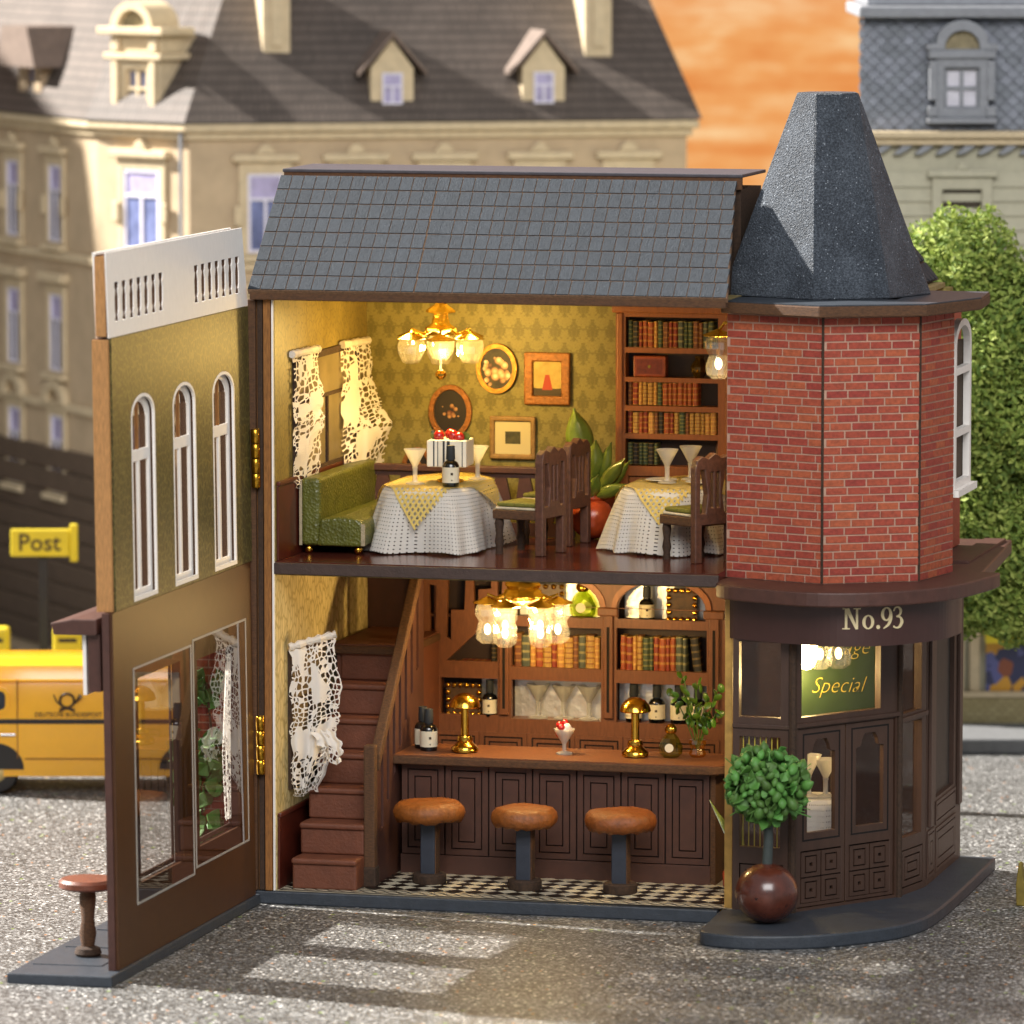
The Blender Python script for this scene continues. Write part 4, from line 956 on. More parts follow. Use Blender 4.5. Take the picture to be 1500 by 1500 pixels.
# --- shop front of the tower
P0, P1, P2, P3, P4 = (7.18, .04), (8.07, -.03), (9.29, 1.68), (9.5, 2.66), (9.5, 5.5)
def groove_panel(b, fn, u0, u1, v0, v1, w0, w1, ins, gap=.022):
    """concentric proud frames with burnt grooves between them"""
    c = (u0, u1, v0, v1)
    for a in ins:
        n = (c[0] + a, c[1] - a, c[2] + a, c[3] - a)
        if n[1] - n[0] < .03 or n[3] - n[2] < .03: break
        b.plate(rect(*c), [rect(*n)], w0, w1, fn); c = (n[0] + gap, n[1] - gap, n[2] + gap, n[3] - gap)
    b.hexa(c[0], c[1], c[2], c[3], w0, w1, fn)
m_shop = M('shop_front_brown', '#453025', .5, var=.2, bump=.2, bscale=60, stretch=(1, 1, .3))
# left window face
fn, L = facefn(P0, P1)
b = MB(); b.plate(rect(0, L, .2, 4.12), [rect(.09, .71, 3.0, 4.08), rect(.10, .71, 1.12, 2.72), rect(.10, .76, .36, .88)], -.12, 0, fn)
wl = b.build('shop_window', m_shop, H); MB().hexa(.05, .78, .95, 4.1, -.08, -.07, fn).build('pane', m_glass, wl)
b = MB(); groove_panel(b, fn, .12, .74, .38, .86, -.06, -.005, (.07, .07)); b.build('panel', m_shop, wl)
MB().hexa(.05, .8, .3, .95, -.11, -.065, fn).build('panel_bed', m_groove, wl)
MB().hexa(.0, L, 2.84, 2.9, 0, .03, fn).build('transom', m_shop, wl, bevel=.008)
for i in range(7): MB().hexa(.13 + i * .085, .145 + i * .085, 1.12, 2.72, -.075, -.066, fn).build('gold_stripe', m_gold_print, wl)
MB().tube([(P1[0], P1[1] - .0, .2), (P1[0], P1[1], 4.12)], .06, 8).build('corner_post', m_burntd, H)
# double door face
fn, L = facefn(P1, P2)
b = MB(); b.plate(rect(0.04, L, .2, 4.12), [rect(.17, 1.72, 3.0, 4.1), rect(.10, 2.02, .24, 2.84)], -.12, 0, fn)
dr = b.build('shop_door_frame', m_shop, H); MB().hexa(.12, 1.8, 2.95, 4.11, -.08, -.07, fn).build('pane', m_glass, dr)
MB().hexa(.05, L, 2.86, 2.92, 0, .04, fn).build('transom', m_shop, dr, bevel=.008)
for (a, c) in ((.115, 1.045), (1.065, 2.005)):
    cu = (a + c) / 2; gw = .27
    ho = [(cu - gw, 1.32), (cu + gw, 1.32), (cu + gw, 2.46), (cu + gw - .09, 2.48), (cu + gw - .12, 2.58), (cu + .1, 2.66), (cu - .1, 2.66), (cu - gw + .12, 2.58), (cu - gw + .09, 2.48), (cu - gw, 2.46)]
    b = MB(); b.plate(rect(a, c, .25, 2.83), [ho, rect(a + .07, c - .07, .30, 1.06)], -.10, -.02, fn)
    dl = b.build('door_leaf', m_shop, H, bevel=.006, seg=1)
    b = MB(); b.plate(rect(a + .1, c - .1, 1.2, 2.76), [rect(a + .125, c - .125, 1.225, 2.735)], -.03, -.016, fn); b.build('burnt_line', m_groove, dl)
    MB().hexa(cu - gw - .03, cu + gw + .03, 1.28, 2.7, -.07, -.06, fn).build('pane', m_glass, dl)
    MB().hexa(a + .05, c - .05, .28, 1.08, -.09, -.06, fn).build('panel_bed', m_groove, dl)
    for i in range(2):
        for j in range(2):
            uw = (c - a - .18) / 2; u0 = a + .08 + i * (uw + .02); v0 = .31 + j * .375
            b = MB(); b.plate(rect(u0 - .0, u0 + uw, v0, v0 + .355), [rect(u0 + .07, u0 + uw - .07, v0 + .05, v0 + .305)], -.07, -.018, fn)
            b.plate(rect(u0 + .09, u0 + uw - .09, v0 + .07, v0 + .285), [rect(u0 + uw / 2 - .03, u0 + uw / 2 + .03, v0 + .15, v0 + .2)], -.07, -.014, fn); b.build('panel', m_shop, dl)
MB().tube([(P2[0], P2[1], .2), (P2[0], P2[1], 4.12)], .05, 8).build('corner_post', m_burntd, H)
# right window face
fn, L = facefn(P2, P3)
b = MB(); b.plate(rect(.03, L, .2, 4.3), [rect(.11, .82, 2.86, 4.2), rect(.11, .84, 1.04, 2.72), rect(.12, .9, .3, .86)], -.12, 0, fn)
wr = b.build('shop_window', m_shop, H); MB().hexa(.06, .9, .95, 4.25, -.08, -.07, fn).build('pane', m_glass, wr)
b = MB(); groove_panel(b, fn, .14, .88, .32, .84, -.06, -.0, (.08, .08)); b.build('panel', m_shop, wr)
MB().hexa(.08, .94, .27, .9, -.11, -.065, fn).build('panel_bed', m_groove, wr)
MB().hexa(.03, L, 2.75, 2.82, 0, .04, fn).build('sill', m_shop, wr, bevel=.008)
# side wall
fn, L = facefn(P3, P4)
b = MB(); b.plate(rect(.05, L, .2, 4.7), [rect(.8, 2.25, 1.4, 4.5)], -.12, 0, fn); sdw = b.build('side_shop_wall', m_shop, H)
MB().hexa(.7, 2.35, 1.35, 4.55, -.08, -.07, fn).build('pane', M('evening_pane', '#3a332c'), sdw)
b = MB(); groove_panel(b, fn, .75, 2.35, .3, .95, .002, .02, (.05, .1)); groove_panel(b, fn, .12, .65, .3, 1.0, .002, .02, (.05, .1)); groove_panel(b, fn, .75, 2.35, 1.0, 1.35, .002, .02, (.05,)); b.build('panel', m_shop, sdw)
for u in (.3, 2.6): MB().hexa(u - .12, u + .12, 1.05, 4.7, .0, .05, fn).build('pilaster', m_shop, sdw, bevel=.01)
# yellow inner jamb where the room meets the shop front
MB().box(7.05, 7.16, .1, .5, .2, 4.86).build('jamb', M('jamb_wood', '#a8813c', .6, var=.25, bump=.2), H)

# --- staircase
stair = MB().box(.58, 1.5, .6, 4.5, .2, .5).build('staircase', m_step, H)
for k in range(7):
    y0 = .15 + .43 * k; zt = .2 + .46 * (k + 1)
    b = MB(); b.box(.56, 1.54, y0, y0 + .55, zt - .46 if k else .204, zt); b.box(.555, 1.545, y0 - .045, y0 + .3, zt - .085, zt + .006)
    b.build('step', m_step, stair, bevel=.035, seg=3)
MB().box(.42, 1.62, 2.66, 4.9, 3.36, 3.48).build('landing', m_burnt, stair, bevel=.02)
MB().box(.44, 1.6, 2.72, 4.9, 3.481, 3.5).build('landing_carpet', m_step, stair)
MB().box(.5, 1.6, 2.76, 4.9, .2, 3.36).build('landing_base', m_step, stair)
fr = lambda u, v, w: (1.58 + w, u, v)
zl_ = lambda y: 2.06 + 1.07 * (y - .9)
slots = []
for i in range(7):
    y = 1.05 + i * .33; t = zl_(y)
    slots.append([(y, max(.9, t - 1.25)), (y + .13, max(.9, t - 1.2)), (y + .13, t - .12), (y, t - .26)])
b = MB(); b.plate([(.62, .205), (3.45, .205), (3.45, 4.8), (.86, zl_(.86))] + [(.62, zl_(.86) + .05)], slots, 0, .08, fr); b.build('stair_panel', m_brown2, stair)
b = MB(); b.plate([(.86, zl_(.86) - .14), (3.3, zl_(3.3) - .14), (3.3, zl_(3.3) + .10), (.86, zl_(.86) + .10)], [], -.035, .115, fr); b.build('handrail', m_burnt, stair, bevel=.02)
MB().box(1.53, 1.70, .56, .74, .205, 2.3).build('newel_post', m_burnt, stair, bevel=.025)
MB().box(1.51, 1.72, .54, .76, .205, .5).build('newel_base', m_burntd, stair, bevel=.02)
# --- balustrade of the stairwell upstairs
frb = lambda u, v, w: (u, 4.1 - w, v)
hl = []
for i in range(9):
    u = .55 + i * .37
    hl.append([(u, 5.25), (u + .27, 5.25), (u + .17, 5.55), (u + .22, 5.93), (u + .02, 5.93), (u + .1, 5.55)])
b = MB(); b.plate(rect(.45, 3.85, 5.05, 6.0), hl, 0, .07, frb); bal = b.build('balustrade', m_brown2, H)
MB().hexa(.42, 3.88, 6.0, 6.1, -.05, .12, frb).build('top_rail', m_brown2, bal, bevel=.015)

# ================================================================== hinged front, swung open to the left
F = thing('hinged_facade', 'hinged house front swung open with green wallpaper, arched windows and white parapet', 'facade', (.08, -.1, 0))
F.rotation_euler = (0, -.0125, 0)
ff = lambda u, v, w: (w, -u, v)
# parapet with two groups of baluster slots
slots = []
for (u0, n) in ((6.05, 7), (2.46, 7)):
    for i in range(n):
        u = u0 - i * .326; h = .095
        slots.append([(u - h, 8.98), (u - .06, 9.06), (u - .09, 9.12), (u - .095, 9.3), (u - .06, 9.4), (u - h, 9.44), (u - h, 9.51), (u + h, 9.51), (u + h, 9.44), (u + .06, 9.4), (u + .095, 9.3), (u + .09, 9.12), (u + .06, 9.06), (u + h, 8.98)])
para = MB().plate([(.0, 8.77), (6.42, 8.77), (6.5, 9.93), (.24, 9.91)], slots, .012, .03, ff).build('parapet', m_white, F)
MB().plate([(.05, 8.78), (6.36, 8.78), (6.44, 9.90), (.28, 9.89)], slots, -.13, .0115, ff).build('parapet_core', m_burnt, para)
MB().plate([(.0, 8.77), (6.42, 8.77), (6.5, 9.93), (.24, 9.91)], slots, -.16, -.132, ff).build('parapet_face', m_white, para)
# upper wall with three arched windows
wins = [(4.47, 5.53), (2.6, 3.66), (.74, 1.80)]
holes = [arch(a, b, 5.06, 7.92, 12, rise=.3) for a, b in wins]
up_ = MB().plate([(.0, 5.05), (6.33, 5.05), (6.33, 8.76), (.0, 8.76)], [[(p[0], max(p[1], 5.1)) for p in h] for h in holes], .0, .03, ff).build('upper_wall', m_olive, F)
MB().plate([(.02, 5.05), (6.4, 5.05), (6.4, 8.76), (.02, 8.76)], [[(p[0], max(p[1], 5.1)) for p in h] for h in holes], -.2, -.002, ff).build('wall_core', m_burnt, up_)
m_plyl = M('pale_plywood_edge', '#b8854f', .7, var=.35, scale=8, bump=.6, bscale=40, stretch=(8, 8, .8))
MB().box(-.2, .022, -6.47, -6.402, 5.06, 8.75).build('edge_strip', m_plyl, up_)
MB().box(-.13, .01, -6.5, -6.46, 8.8, 9.88).build('edge_strip', m_plyl, up_)
for a, b in wins:
    c = (a + b) / 2; t = .11
    wm = MB().plate(arch(a + .01, b - .01, 5.1, 7.9, 12, rise=.29), [rect(a + t, c - .045, 5.22, 6.98), rect(c + .045, b - t, 5.22, 6.98), [(p[0], p[1]) for p in arch(a + t, b - t, 7.14, 7.8, 12, rise=.26)]], -.08, -.04, ff).build('window', m_white, F, bevel=.008, seg=1)
    MB().hexa(c - .03, c + .03, 7.12, 7.79, -.085, -.05, ff).build('mullion', m_ply, wm)
    MB().hexa(a + .05, b - .05, 5.15, 7.6, -.105, -.095, ff).build('pane', m_netpane, wm)
    MB().plate(arch(a + .002, b - .002, 5.09, 7.915, 12, rise=.3), [arch(a + .045, b - .045, 5.15, 7.87, 12, rise=.275)], .0, .034, ff).build('architrave', m_white, wm)
# lower brown board with two glazed openings
ops = [rect(3.55, 5.48, 1.2, 4.03), rect(.82, 2.78, 1.28, 3.95)]
low = MB().plate([(.12, .16), (6.52, .16), (6.52, 5.048), (.12, 5.048)], ops, -.0, .04, ff).build('lower_board', m_board, F)
MB().plate([(.14, .16), (6.56, .16), (6.56, 5.048), (.14, 5.048)], [rect(3.52, 5.5, 1.17, 4.06), rect(.8, 2.8, 1.25, 3.98)], -.1, -.002, ff).build('board_core', m_brown2, low)
for (a, b, c, d) in ((3.06, 5.68, .92, 4.2), (.42, 2.98, 1.0, 4.26)):
    p = MB().hexa(a, b, c, d, .041, .047, ff).build('pane', m_doorglass, F)
    MB().plate(rect(a, b, c, d), [rect(a + .03, b - .03, c + .03, d - .03)], .0405, .052, ff).build('pane_edge', mk_glass('acetate_edge', (.9, .9, .9, 1), .2, .2, .5) if 'acetate_edge' not in MATS else MATS['acetate_edge'], p)
for (a, b, c, d) in ((3.55, 5.48, 1.2, 4.03), (.82, 2.78, 1.28, 3.95)):
    MB().plate(rect(a - .02, b + .02, c - .02, d + .02), [rect(a + .05, b - .05, c + .05, d - .05)], -.13, -.1, ff).build('window_frame', m_brown, low, bevel=.01)
# outside: canopy, bracket, white board, brick return, base
MB().prism([(-.2, 4.74), (-.82, 4.74), (-.86, 4.9), (-.55, 4.96), (-.2, 4.96)], .3, 6.5, lambda u, v, w: (u, -w, v)).build('canopy', m_brown2, F, bevel=.02)
MB().box(-.38, -.2, -6.35, -5.9, 3.95, 4.74).build('canopy_bracket', m_brown2, F, bevel=.01)
MB().box(-.47, -.42, -6.3, -.5, 3.9, 4.735).build('outer_name_board', m_white, F)
MB().box(-1.42, .08, -6.98, -.02, 0, .155).build('base_slab', m_slate, F, bevel=.02)
for u in (.8, 2.2, 3.6, 5.0): MB().box(-1.3, -.3, -u - 1.25, -u, .156, .166).build('paving_slab', m_slate, F, bevel=.006)
br_w = MB().box(-1.0, -.26, -.42, -.2, .17, 4.7).build('brick_return', m_mortar, F)
for r_ in range(38):
    u = -1.0 - (.16 if r_ % 2 else 0)
    while u < -.3:
        a, b_ = max(u, -.995), min(u + BLn, -.265)
        if b_ - a > .05 and .2 + r_ * RH < 4.55: inst('brick', brick_mesh(b_ - a), br_w, (a, -.42, .2 + r_ * RH), (R(90), 0, 0))
        u += BLn + .017
hg = M('hinge_brass', '#b98a2c', .2, 1.0, var=.15, bump=.1, bscale=12)
for z0 in (6.12, 1.92):
    hb = MB().box(.075, .17, .0, .02, z0, z0 + .86).build('hinge', hg, F, bevel=.006)
    for i in range(4): MB().lathe([(.058, 0), (.066, .01), (.066, .195), (.058, .205)], 14, (.12, -.035, z0 + .005 + i * .215)).build('knuckle', hg, hb, smooth=True)
MB().box(-.42, -.34, -5.35, -5.27, 4.96, 5.3).box(-.52, -.24, -5.45, -5.17, 5.3, 5.36).lathe([(.06, 0), (.13, .05), (.13, .2), (.16, .22), (.05, .3)], 10, (-.38, -5.31, 5.36)).build('lantern', m_black, F)
# ivy climbing on the brick return
rnd = random.Random(11)
lfm = MB().prism([(0, -.09), (.05, -.05), (.075, .0), (.04, .06), (0, .1), (-.04, .06), (-.075, .0), (-.05, -.05)], -.006, .006, lambda u, v, w: (u, w + abs(u) * .5, v)).mesh('leaf', m_leaf)
ivy = thing('ivy', 'green ivy climbing the brick return seen through the door glass', 'plant', (-.5, -.64, .3))
iv = MB(); iv.tube([(.1, 0, 0), (-.1, .02, 1.0), (.12, 0, 2.0), (0, .02, 3.0)], .02, 6); iv.build('stem', M('bark', '#4a3626'), ivy)
for i in range(95):
    z_ = rnd.uniform(.1, 3.1); sp = .12 + .25 * max(0, math.sin((z_ - .6) * 1.4)) if z_ > .6 else .12
    inst('leaf', lfm, ivy, (max(-.45, min(.16, rnd.gauss(-.05, sp))), rnd.uniform(-.12, .1), z_), (rnd.uniform(-.9, .6), rnd.uniform(-.8, .8), rnd.uniform(-.9, .9)), (1.5,) * 3)
# round stool on the outer base
rs_ = thing('round_stool', 'small round stool with a red brown seat outside the open facade', 'stool', (-.66, -5.62, .166))
MB().lathe([(.36, .93), (.4, .96), (.4, 1.03), (.36, 1.07), (.1, 1.08)], 28).build('seat', M('stool_redwood', '#6e3d2a', .45, var=.3, scale=6, bump=.2), rs_, smooth=True)
MB().lathe([(.09, .12), (.12, .3), (.09, .5), (.12, .8), (.1, .93)], 12).build('stem', m_burnt, rs_, smooth=True)
MB().lathe([(.17, 0), (.19, .03), (.17, .1), (.1, .13)], 18).build('base', m_burntd, rs_, smooth=True)

# ================================================================== ground floor furniture
bar = thing('bar_counter', 'long brown bar counter with seven panelled fronts and rounded wooden top', 'bar counter', (0, 0, .204))
MB().box(1.72, 6.42, 2.0, 2.9, 0.0, 1.66).build('body', m_groove, bar)
fb = lambda u, v, w: (u, 2.0 - w, v)
pw_ = 4.70 / 7
pm = MB(); groove_panel(pm, fb, .012, pw_ - .012, .30, 1.655, 0, .05, (.085, .085), .02)
pmesh = pm.mesh('panel', m_bar)
for i in range(7): inst('panel', pmesh, bar, (1.72 + i * pw_, 0, 0))
MB().hexa(1.71, 6.43, 0.0, .285, 0, .06, fb).build('plinth', m_bar, bar, bevel=.008)
MB().box(6.425, 6.5, 1.96, 2.9, 0, 1.65).build('end_panel', m_burnt, bar)
tp_ = [(1.64, 1.74), (6.35, 1.74)] + [(6.35 + .3 * math.sin(R(a)), 2.04 - .3 * math.cos(R(a))) for a in range(10, 91, 10)] + [(6.65, 3.05), (1.64, 3.05)]
MB().prism(tp_, 1.66, 1.78).build('counter_edge', m_burnt, bar, bevel=.02)
MB().prism(offs(tp_, -.012), 1.781, 1.80).build('counter_top', m_shelf, bar)
BZ = .204 + 1.80
m_stoolp = {}
def stool(x, y, label, sc=1.0):
    s = thing('bar_stool', label, 'bar stool', (x, y, .214), 0, 'bar stools in front of the counter')
    rn = random.Random(int(x * 100))
    prof = [(.02, .93), (.38, .93), (.46, .95), (.515, 1.0), (.53, 1.07), (.51, 1.14), (.46, 1.19), (.36, 1.215), (.02, 1.22)]
    b = MB(); n = 40
    for (r_, z) in prof:
        for i in range(n):
            a_ = 2 * math.pi * i / n; w = 1 + .018 * math.sin(5 * a_ + x) + .012 * math.sin(11 * a_) + (rn.uniform(-.03, .03) if z < 1.0 else 0)
            b.v.append((r_ * sc * w * math.cos(a_), r_ * sc * w * math.sin(a_), z + (rn.uniform(-.04, .008) if .93 < z < 1.0 else 0) + .006 * math.sin(3 * a_ + x * 2)))
    for j in range(len(prof) - 1):
        for i in range(n): b.f.append((j * n + i, j * n + (i + 1) % n, (j + 1) * n + (i + 1) % n, (j + 1) * n + i))
    b.f += [tuple(range(n)), tuple((len(prof) - 1) * n + i for i in range(n))]
    b.build('seat', m_stool, s, smooth=75)
    MB().box(-.11, .11, -.11, .11, .12, .95).build('post', m_post, s, bevel=.015)
    MB().box(.111, .125, -.1, .11, .13, .94).build('post_edge', m_burnt, s)
    MB().lathe([(.24, 0), (.25, .02), (.25, .13), (.23, .15)], 24).build('base', m_burntd, s, smooth=True)
stool(2.38, 1.12, 'leather bar stool nearest the stairs, with the most ragged seat hem')
stool(3.88, .92, 'middle bar stool of the three, with an even caramel leather seat', .93)
stool(5.31, .95, 'bar stool nearest the tower, with a caramel leather seat')

# back bar shelving
bb = thing('back_bar', 'arched wooden back bar shelving behind the counter', 'shelving', (0, 0, .204))
fk = lambda u, v, w: (u, 4.55 - w, v - .204)
cols = [(1.62, 2.52), (2.74, 4.14), (4.38, 5.78)]
hs_ = [rect(1.62, 2.52, 2.24, 2.80), rect(2.74, 4.14, 2.2, 2.80), rect(4.38, 5.78, 2.2, 2.80),
       [(1.72, 3.06), (2.52, 3.06), (2.52, 3.66), (2.25, 3.56)], rect(2.74, 4.14, 3.0, 3.62), rect(4.38, 5.78, 3.0, 3.64),
       arch(2.76, 4.12, 3.78, 4.36, 14, rise=.42), arch(4.40, 5.76, 3.78, 4.36, 14, rise=.42),
       [(1.46, 3.4), (1.54, 3.36), (1.56, 4.2), (1.44, 4.22)], [(1.72, 3.42), (1.79, 3.38), (1.79, 3.84), (2.0, 3.84), (2.02, 4.3), (1.74, 4.3)], [(2.16, 3.8), (2.22, 3.78), (2.22, 4.16), (2.42, 4.18), (2.42, 4.3), (2.14, 4.3)], [(2.52, 4.1), (2.58, 4.06), (2.6, 4.3), (2.52, 4.3)]]
MB().plate(rect(1.28, 6.1, .205, 4.83), hs_, -.08, 0, fk).build('front', m_shelf, bb)
MB().box(1.3, 6.08, 4.86, 4.9, 0.002, 4.6).build('back_panel', M('back_bar_inside', '#2a1710', .6), bb)
for z_ in (2.17, 2.95, 3.72): MB().box(1.4, 6.0, 4.63, 4.86, z_ - .204, z_ - .204 + .03).build('shelf', m_shelf, bb)
for x_ in (1.5, 2.6, 4.24, 5.86): MB().box(x_, x_ + .05, 4.632, 4.86, 1.6, 4.4).build('divider', m_case, bb)
for x_ in (4.26, 5.90, 2.63):
    MB().box(x_ - .16, x_ + .16, 4.46, 4.55, 3.82 - .204, 3.95 - .204).build('capital', m_shelf, bb, bevel=.02)
    if x_ != 2.63 or 1:
        MB().box(x_ - .075, x_ + .075, 4.50, 4.549, 2.05, 3.70).build('pilaster', m_shelf, bb, bevel=.015)
        MB().box(x_ - .02, x_ + .02, 4.494, 4.502, 2.15, 3.45).build('flute', m_groove, bb)
for (a, b_) in cols[1:]:
    MB().plate(arch(a - .07, b_ + .07, 3.94, 4.45, 14, rise=.47), [arch(a + .0, b_ - .0, 3.945, 4.365, 14, rise=.425)], .0, .025, fk).build('arch_moulding', m_case, bb)
for i in range(6):
    u0 = 1.5 + i * .75
    b = MB(); groove_panel(b, fk, u0, u0 + .73, 1.5, 1.98, .003, .022, (.06, .05), .025); b.build('drawer', m_shelf, bb)
    MB().hexa(u0 + .01, u0 + .72, 1.51, 1.97, .0005, .004, fk).build('burnt_line', m_groove, bb)
gf = NT('crumpled_foil'); gf.base((.75, .74, .7, 1)); gf.set(Metallic=.85, Roughness=.4); gf.bump(gf.noise(gf.coord('Object'), 7, 3, .5).outputs[0], .35, .04)
for (a, b_, z0, z1) in ((2.72, 4.16, 2.2, 2.8), (4.36, 5.8, 2.2, 2.8), (2.8, 4.1, 3.76, 4.5), (4.44, 5.72, 3.76, 4.5), (2.2, 2.5, 2.24, 2.8)):
    MB().box(a, b_, 4.845, 4.858, z0 - .2, z1 - .2).build('foil_mirror', gf.m, bb)

def bottle(x, y, z, label, h=.62, r_=.125, grp='dark wine bottles', tilt=0.0):
    o = thing('wine_bottle', label, 'bottle', (x, y, z), random.uniform(-.2, .2) + YAW, grp)
    o.rotation_euler.x = tilt
    MB().lathe([(r_ * .96, 0), (r_, .02), (r_, h * .52), (r_ * .8, h * .6), (r_ * .5, h * .64), (r_ * .48, h * .7)], 18).build('body', m_bottle, o, smooth=True)
    MB().lathe([(r_ * .5, h * .66), (r_ * .55, h * .68), (r_ * .5, h), (r_ * .42, h + .005)], 14).build('stopper', m_rubber, o, smooth=True)
    lb = MB().lathe([(r_ * 1.02, h * .1), (r_ * 1.02, h * .48)], 18, cap=False).build('paper_label', m_paper, o, smooth=True)
    MB().box(-.018, .018, -r_ * 1.05, -r_ * 1.02, h * .29, h * .35).box(-.008, .008, -r_ * 1.05, -r_ * 1.02, h * .15, h * .18).build('mark', m_sticker, lb)
    return o
bottle(1.90, 2.52, BZ, 'left of the two dark wine bottles at the stair end of the bar', .62, .125)
bottle(2.05, 2.3, BZ, 'right and nearer of the two wine bottles at the stair end of the bar', .62, .13)
bottle(2.37, 4.66, 2.204, 'dark bottle beside the beaded frame on the back bar lower left shelf', .56, .115)
for i, x_ in enumerate((4.62, 4.98, 5.32, 5.62)):
    bottle(x_, 4.68, 2.204, '%s dark bottle from the left on the lower right shelf of the back bar' % ORD[i], .58, .125)
bottle(4.82, 4.68, 3.752, 'dark bottle under the right arch of the back bar', .52, .115)

def mglass(x, y, z, label, h=.5, r_=.16, mat=None, grp='frosted cocktail glasses'):
    o = thing('cocktail_glass', label, 'glass', (x, y, z), 0, grp); m = mat or m_frost
    MB().lathe([(.03, h * .48), (r_ * .55, h * .72), (r_, h), (r_ * .93, h), (r_ * .5, h * .75), (.012, h * .53)], 22).build('bowl', m, o, smooth=True)
    MB().lathe([(.05, h * .06), (.036, h * .15), (.036, h * .42), (.045, h * .49)], 12).build('stem', m, o, smooth=True)
    MB().lathe([(r_ * .82, 0), (r_ * .82, h * .03), (.05, h * .08)], 22).build('foot', m, o, smooth=True)
    return o
for i, x_ in enumerate((3.12, 3.52, 3.92)): mglass(x_, 4.7, 2.204, '%s frosted cocktail glass from the left on the back bar shelf' % ORD[i], .52, .19)

def lamp_brass(x, y, label):
    o = thing('mushroom_lamp', label, 'lamp', (x, y, BZ), 0, 'brass mushroom lamps on the bar')
    MB().lathe([(.17, 0), (.2, .02), (.2, .07), (.15, .12), (.11, .16), (.12, .19), (.10, .25), (.06, .26)], 24).build('base', m_gold, o, smooth=50)
    MB().lathe([(.062, .25), (.062, .68)], 14).build('stem', m_gold, o, smooth=True)
    MB().lathe([(.04, .66), (.22, .67), (.235, .69), (.21, .77), (.15, .84), (.07, .88), (.01, .89)], 28).build('shade', m_gold, o, smooth=50)
lamp_brass(2.62, 2.25, 'brass mushroom lamp on the bar near the stairs'); lamp_brass(5.18, 2.42, 'brass mushroom lamp on the bar near the tower')
# sundae
sd = thing('sundae_glass', 'small sundae with red berries in a stemmed glass on the bar', 'dessert', (4.1, 2.42, BZ))
MB().lathe([(.12, 0), (.12, .02), (.03, .05), (.03, .15), (.05, .19), (.12, .3), (.16, .38), (.15, .38), (.04, .2)], 20).build('glass', m_frost, sd, smooth=True)
MB().ball((.0, 0, .36), .13, 14, 8, (1, 1, .6)).ball((.05, -.04, .4), .07, 10, 6).build('ice_cream', M('ice_cream', '#ecd9c8', .5, var=.1, bump=.3, bscale=20), sd, smooth=True)
for p in ((-.06, -.05, .44), (.0, .05, .46), (-.02, -.1, .41), (-.08, .0, .3)): MB().ball(p, .055, 10, 7).build('berry', m_red, sd, smooth=True)
# green perfume-like bottles
def decanter(x, y, z, k, label):
    o = thing('glass_decanter', label, 'bottle', (x, y, z), .1, 'green cut glass bottles')
    MB().lathe([(.11 * k, 0), (.17 * k, .06 * k), (.18 * k, .16 * k), (.12 * k, .29 * k), (.06 * k, .36 * k)], 8).build('body', m_gbottle, o)
    MB().lathe([(.07 * k, .36 * k), (.09 * k, .39 * k), (.09 * k, .44 * k), (.05 * k, .49 * k), (.01, .5 * k)], 12).build('stopper', m_gold, o, smooth=True)
    MB().lathe([(.065 * k, 0), (.065 * k, .012)], 16).build('paper_label', m_paper, o, loc=(0, -.178 * k, .16 * k), rot=(R(80), 0, 0))
decanter(5.70, 2.5, BZ, 1.0, 'green cut glass bottle with gold stopper on the bar'); decanter(3.82, 4.68, 3.752, 1.15, 'green cut glass bottle under the left arch of the back bar')
# leafy plant in amber vase
pl = thing('vase_plant', 'leafy green sprig in a small amber vase on the bar', 'plant', (6.08, 2.62, BZ))
MB().lathe([(.09, 0), (.13, .05), (.1, .13), (.13, .2), (.12, .26), (.06, .26)], 9).build('vase', m_amber, pl)
rnd = random.Random(5); stm = MB(); tips = []
for i in range(8):
    a_ = i * 2.4; L_ = rnd.uniform(.35, .8); hgt = rnd.uniform(.35, .95)
    p = [(0, 0, .1), (.25 * L_ * math.cos(a_), .2 * L_ * math.sin(a_), .3 + hgt * .4), (.5 * L_ * math.cos(a_), .4 * L_ * math.sin(a_), .25 + hgt)]
    stm.tube(p, .01, 5); q = spline(p, 5); tips += [q[k] for k in range(4, len(q))]
stm.build('stem', m_leaf3, pl)
lf2 = MB().ball((0, 0, 0), 1, 8, 5, (.055, .018, .075)).mesh('leaf', m_leaf3, True)
for t_ in tips:
    inst('leaf', lf2, pl, (t_[0] + rnd.uniform(-.06, .06), t_[1] + rnd.uniform(-.06, .06), t_[2] + rnd.uniform(-.04, .06)), (rnd.uniform(-1, 1), rnd.uniform(-1, 1), rnd.uniform(-3, 3)))

def bead_frame(x, y, z, w, h, label):
    o = thing('beaded_frame', label, 'picture frame', (x, y, z), .06, 'gold beaded frames on the back bar')
    MB().box(-w / 2, w / 2, -.02, .02, 0, h).build('panel', M('dark_photo', '#4a3418', .5, var=.6, scale=7, bump=0), o)
    n = max(4, int(w / .09))
    for i in range(n):
        for zz in (.03, h - .03): MB().ball((-w / 2 + .03 + (w - .06) * i / (n - 1), -.03, zz), .043, 8, 6).build('bead', m_gold, o, smooth=True)
    m_ = max(3, int(h / .095))
    for j in range(1, m_ - 1):
        for xx in (-w / 2 + .03, w / 2 - .03): MB().ball((xx, -.03, .03 + (h - .06) * j / (m_ - 1)), .043, 8, 6).build('bead', m_gold, o, smooth=True)
bead_frame(1.96, 4.68, 2.204, .54, .5, 'gold beaded frame on the lower left shelf of the back bar')
bead_frame(3.3, 4.72, 3.752, .44, .5, 'gold beaded frame under the left arch of the back bar')
bead_frame(5.36, 4.7, 3.752, .46, .5, 'gold beaded frame under the right arch of the back bar')

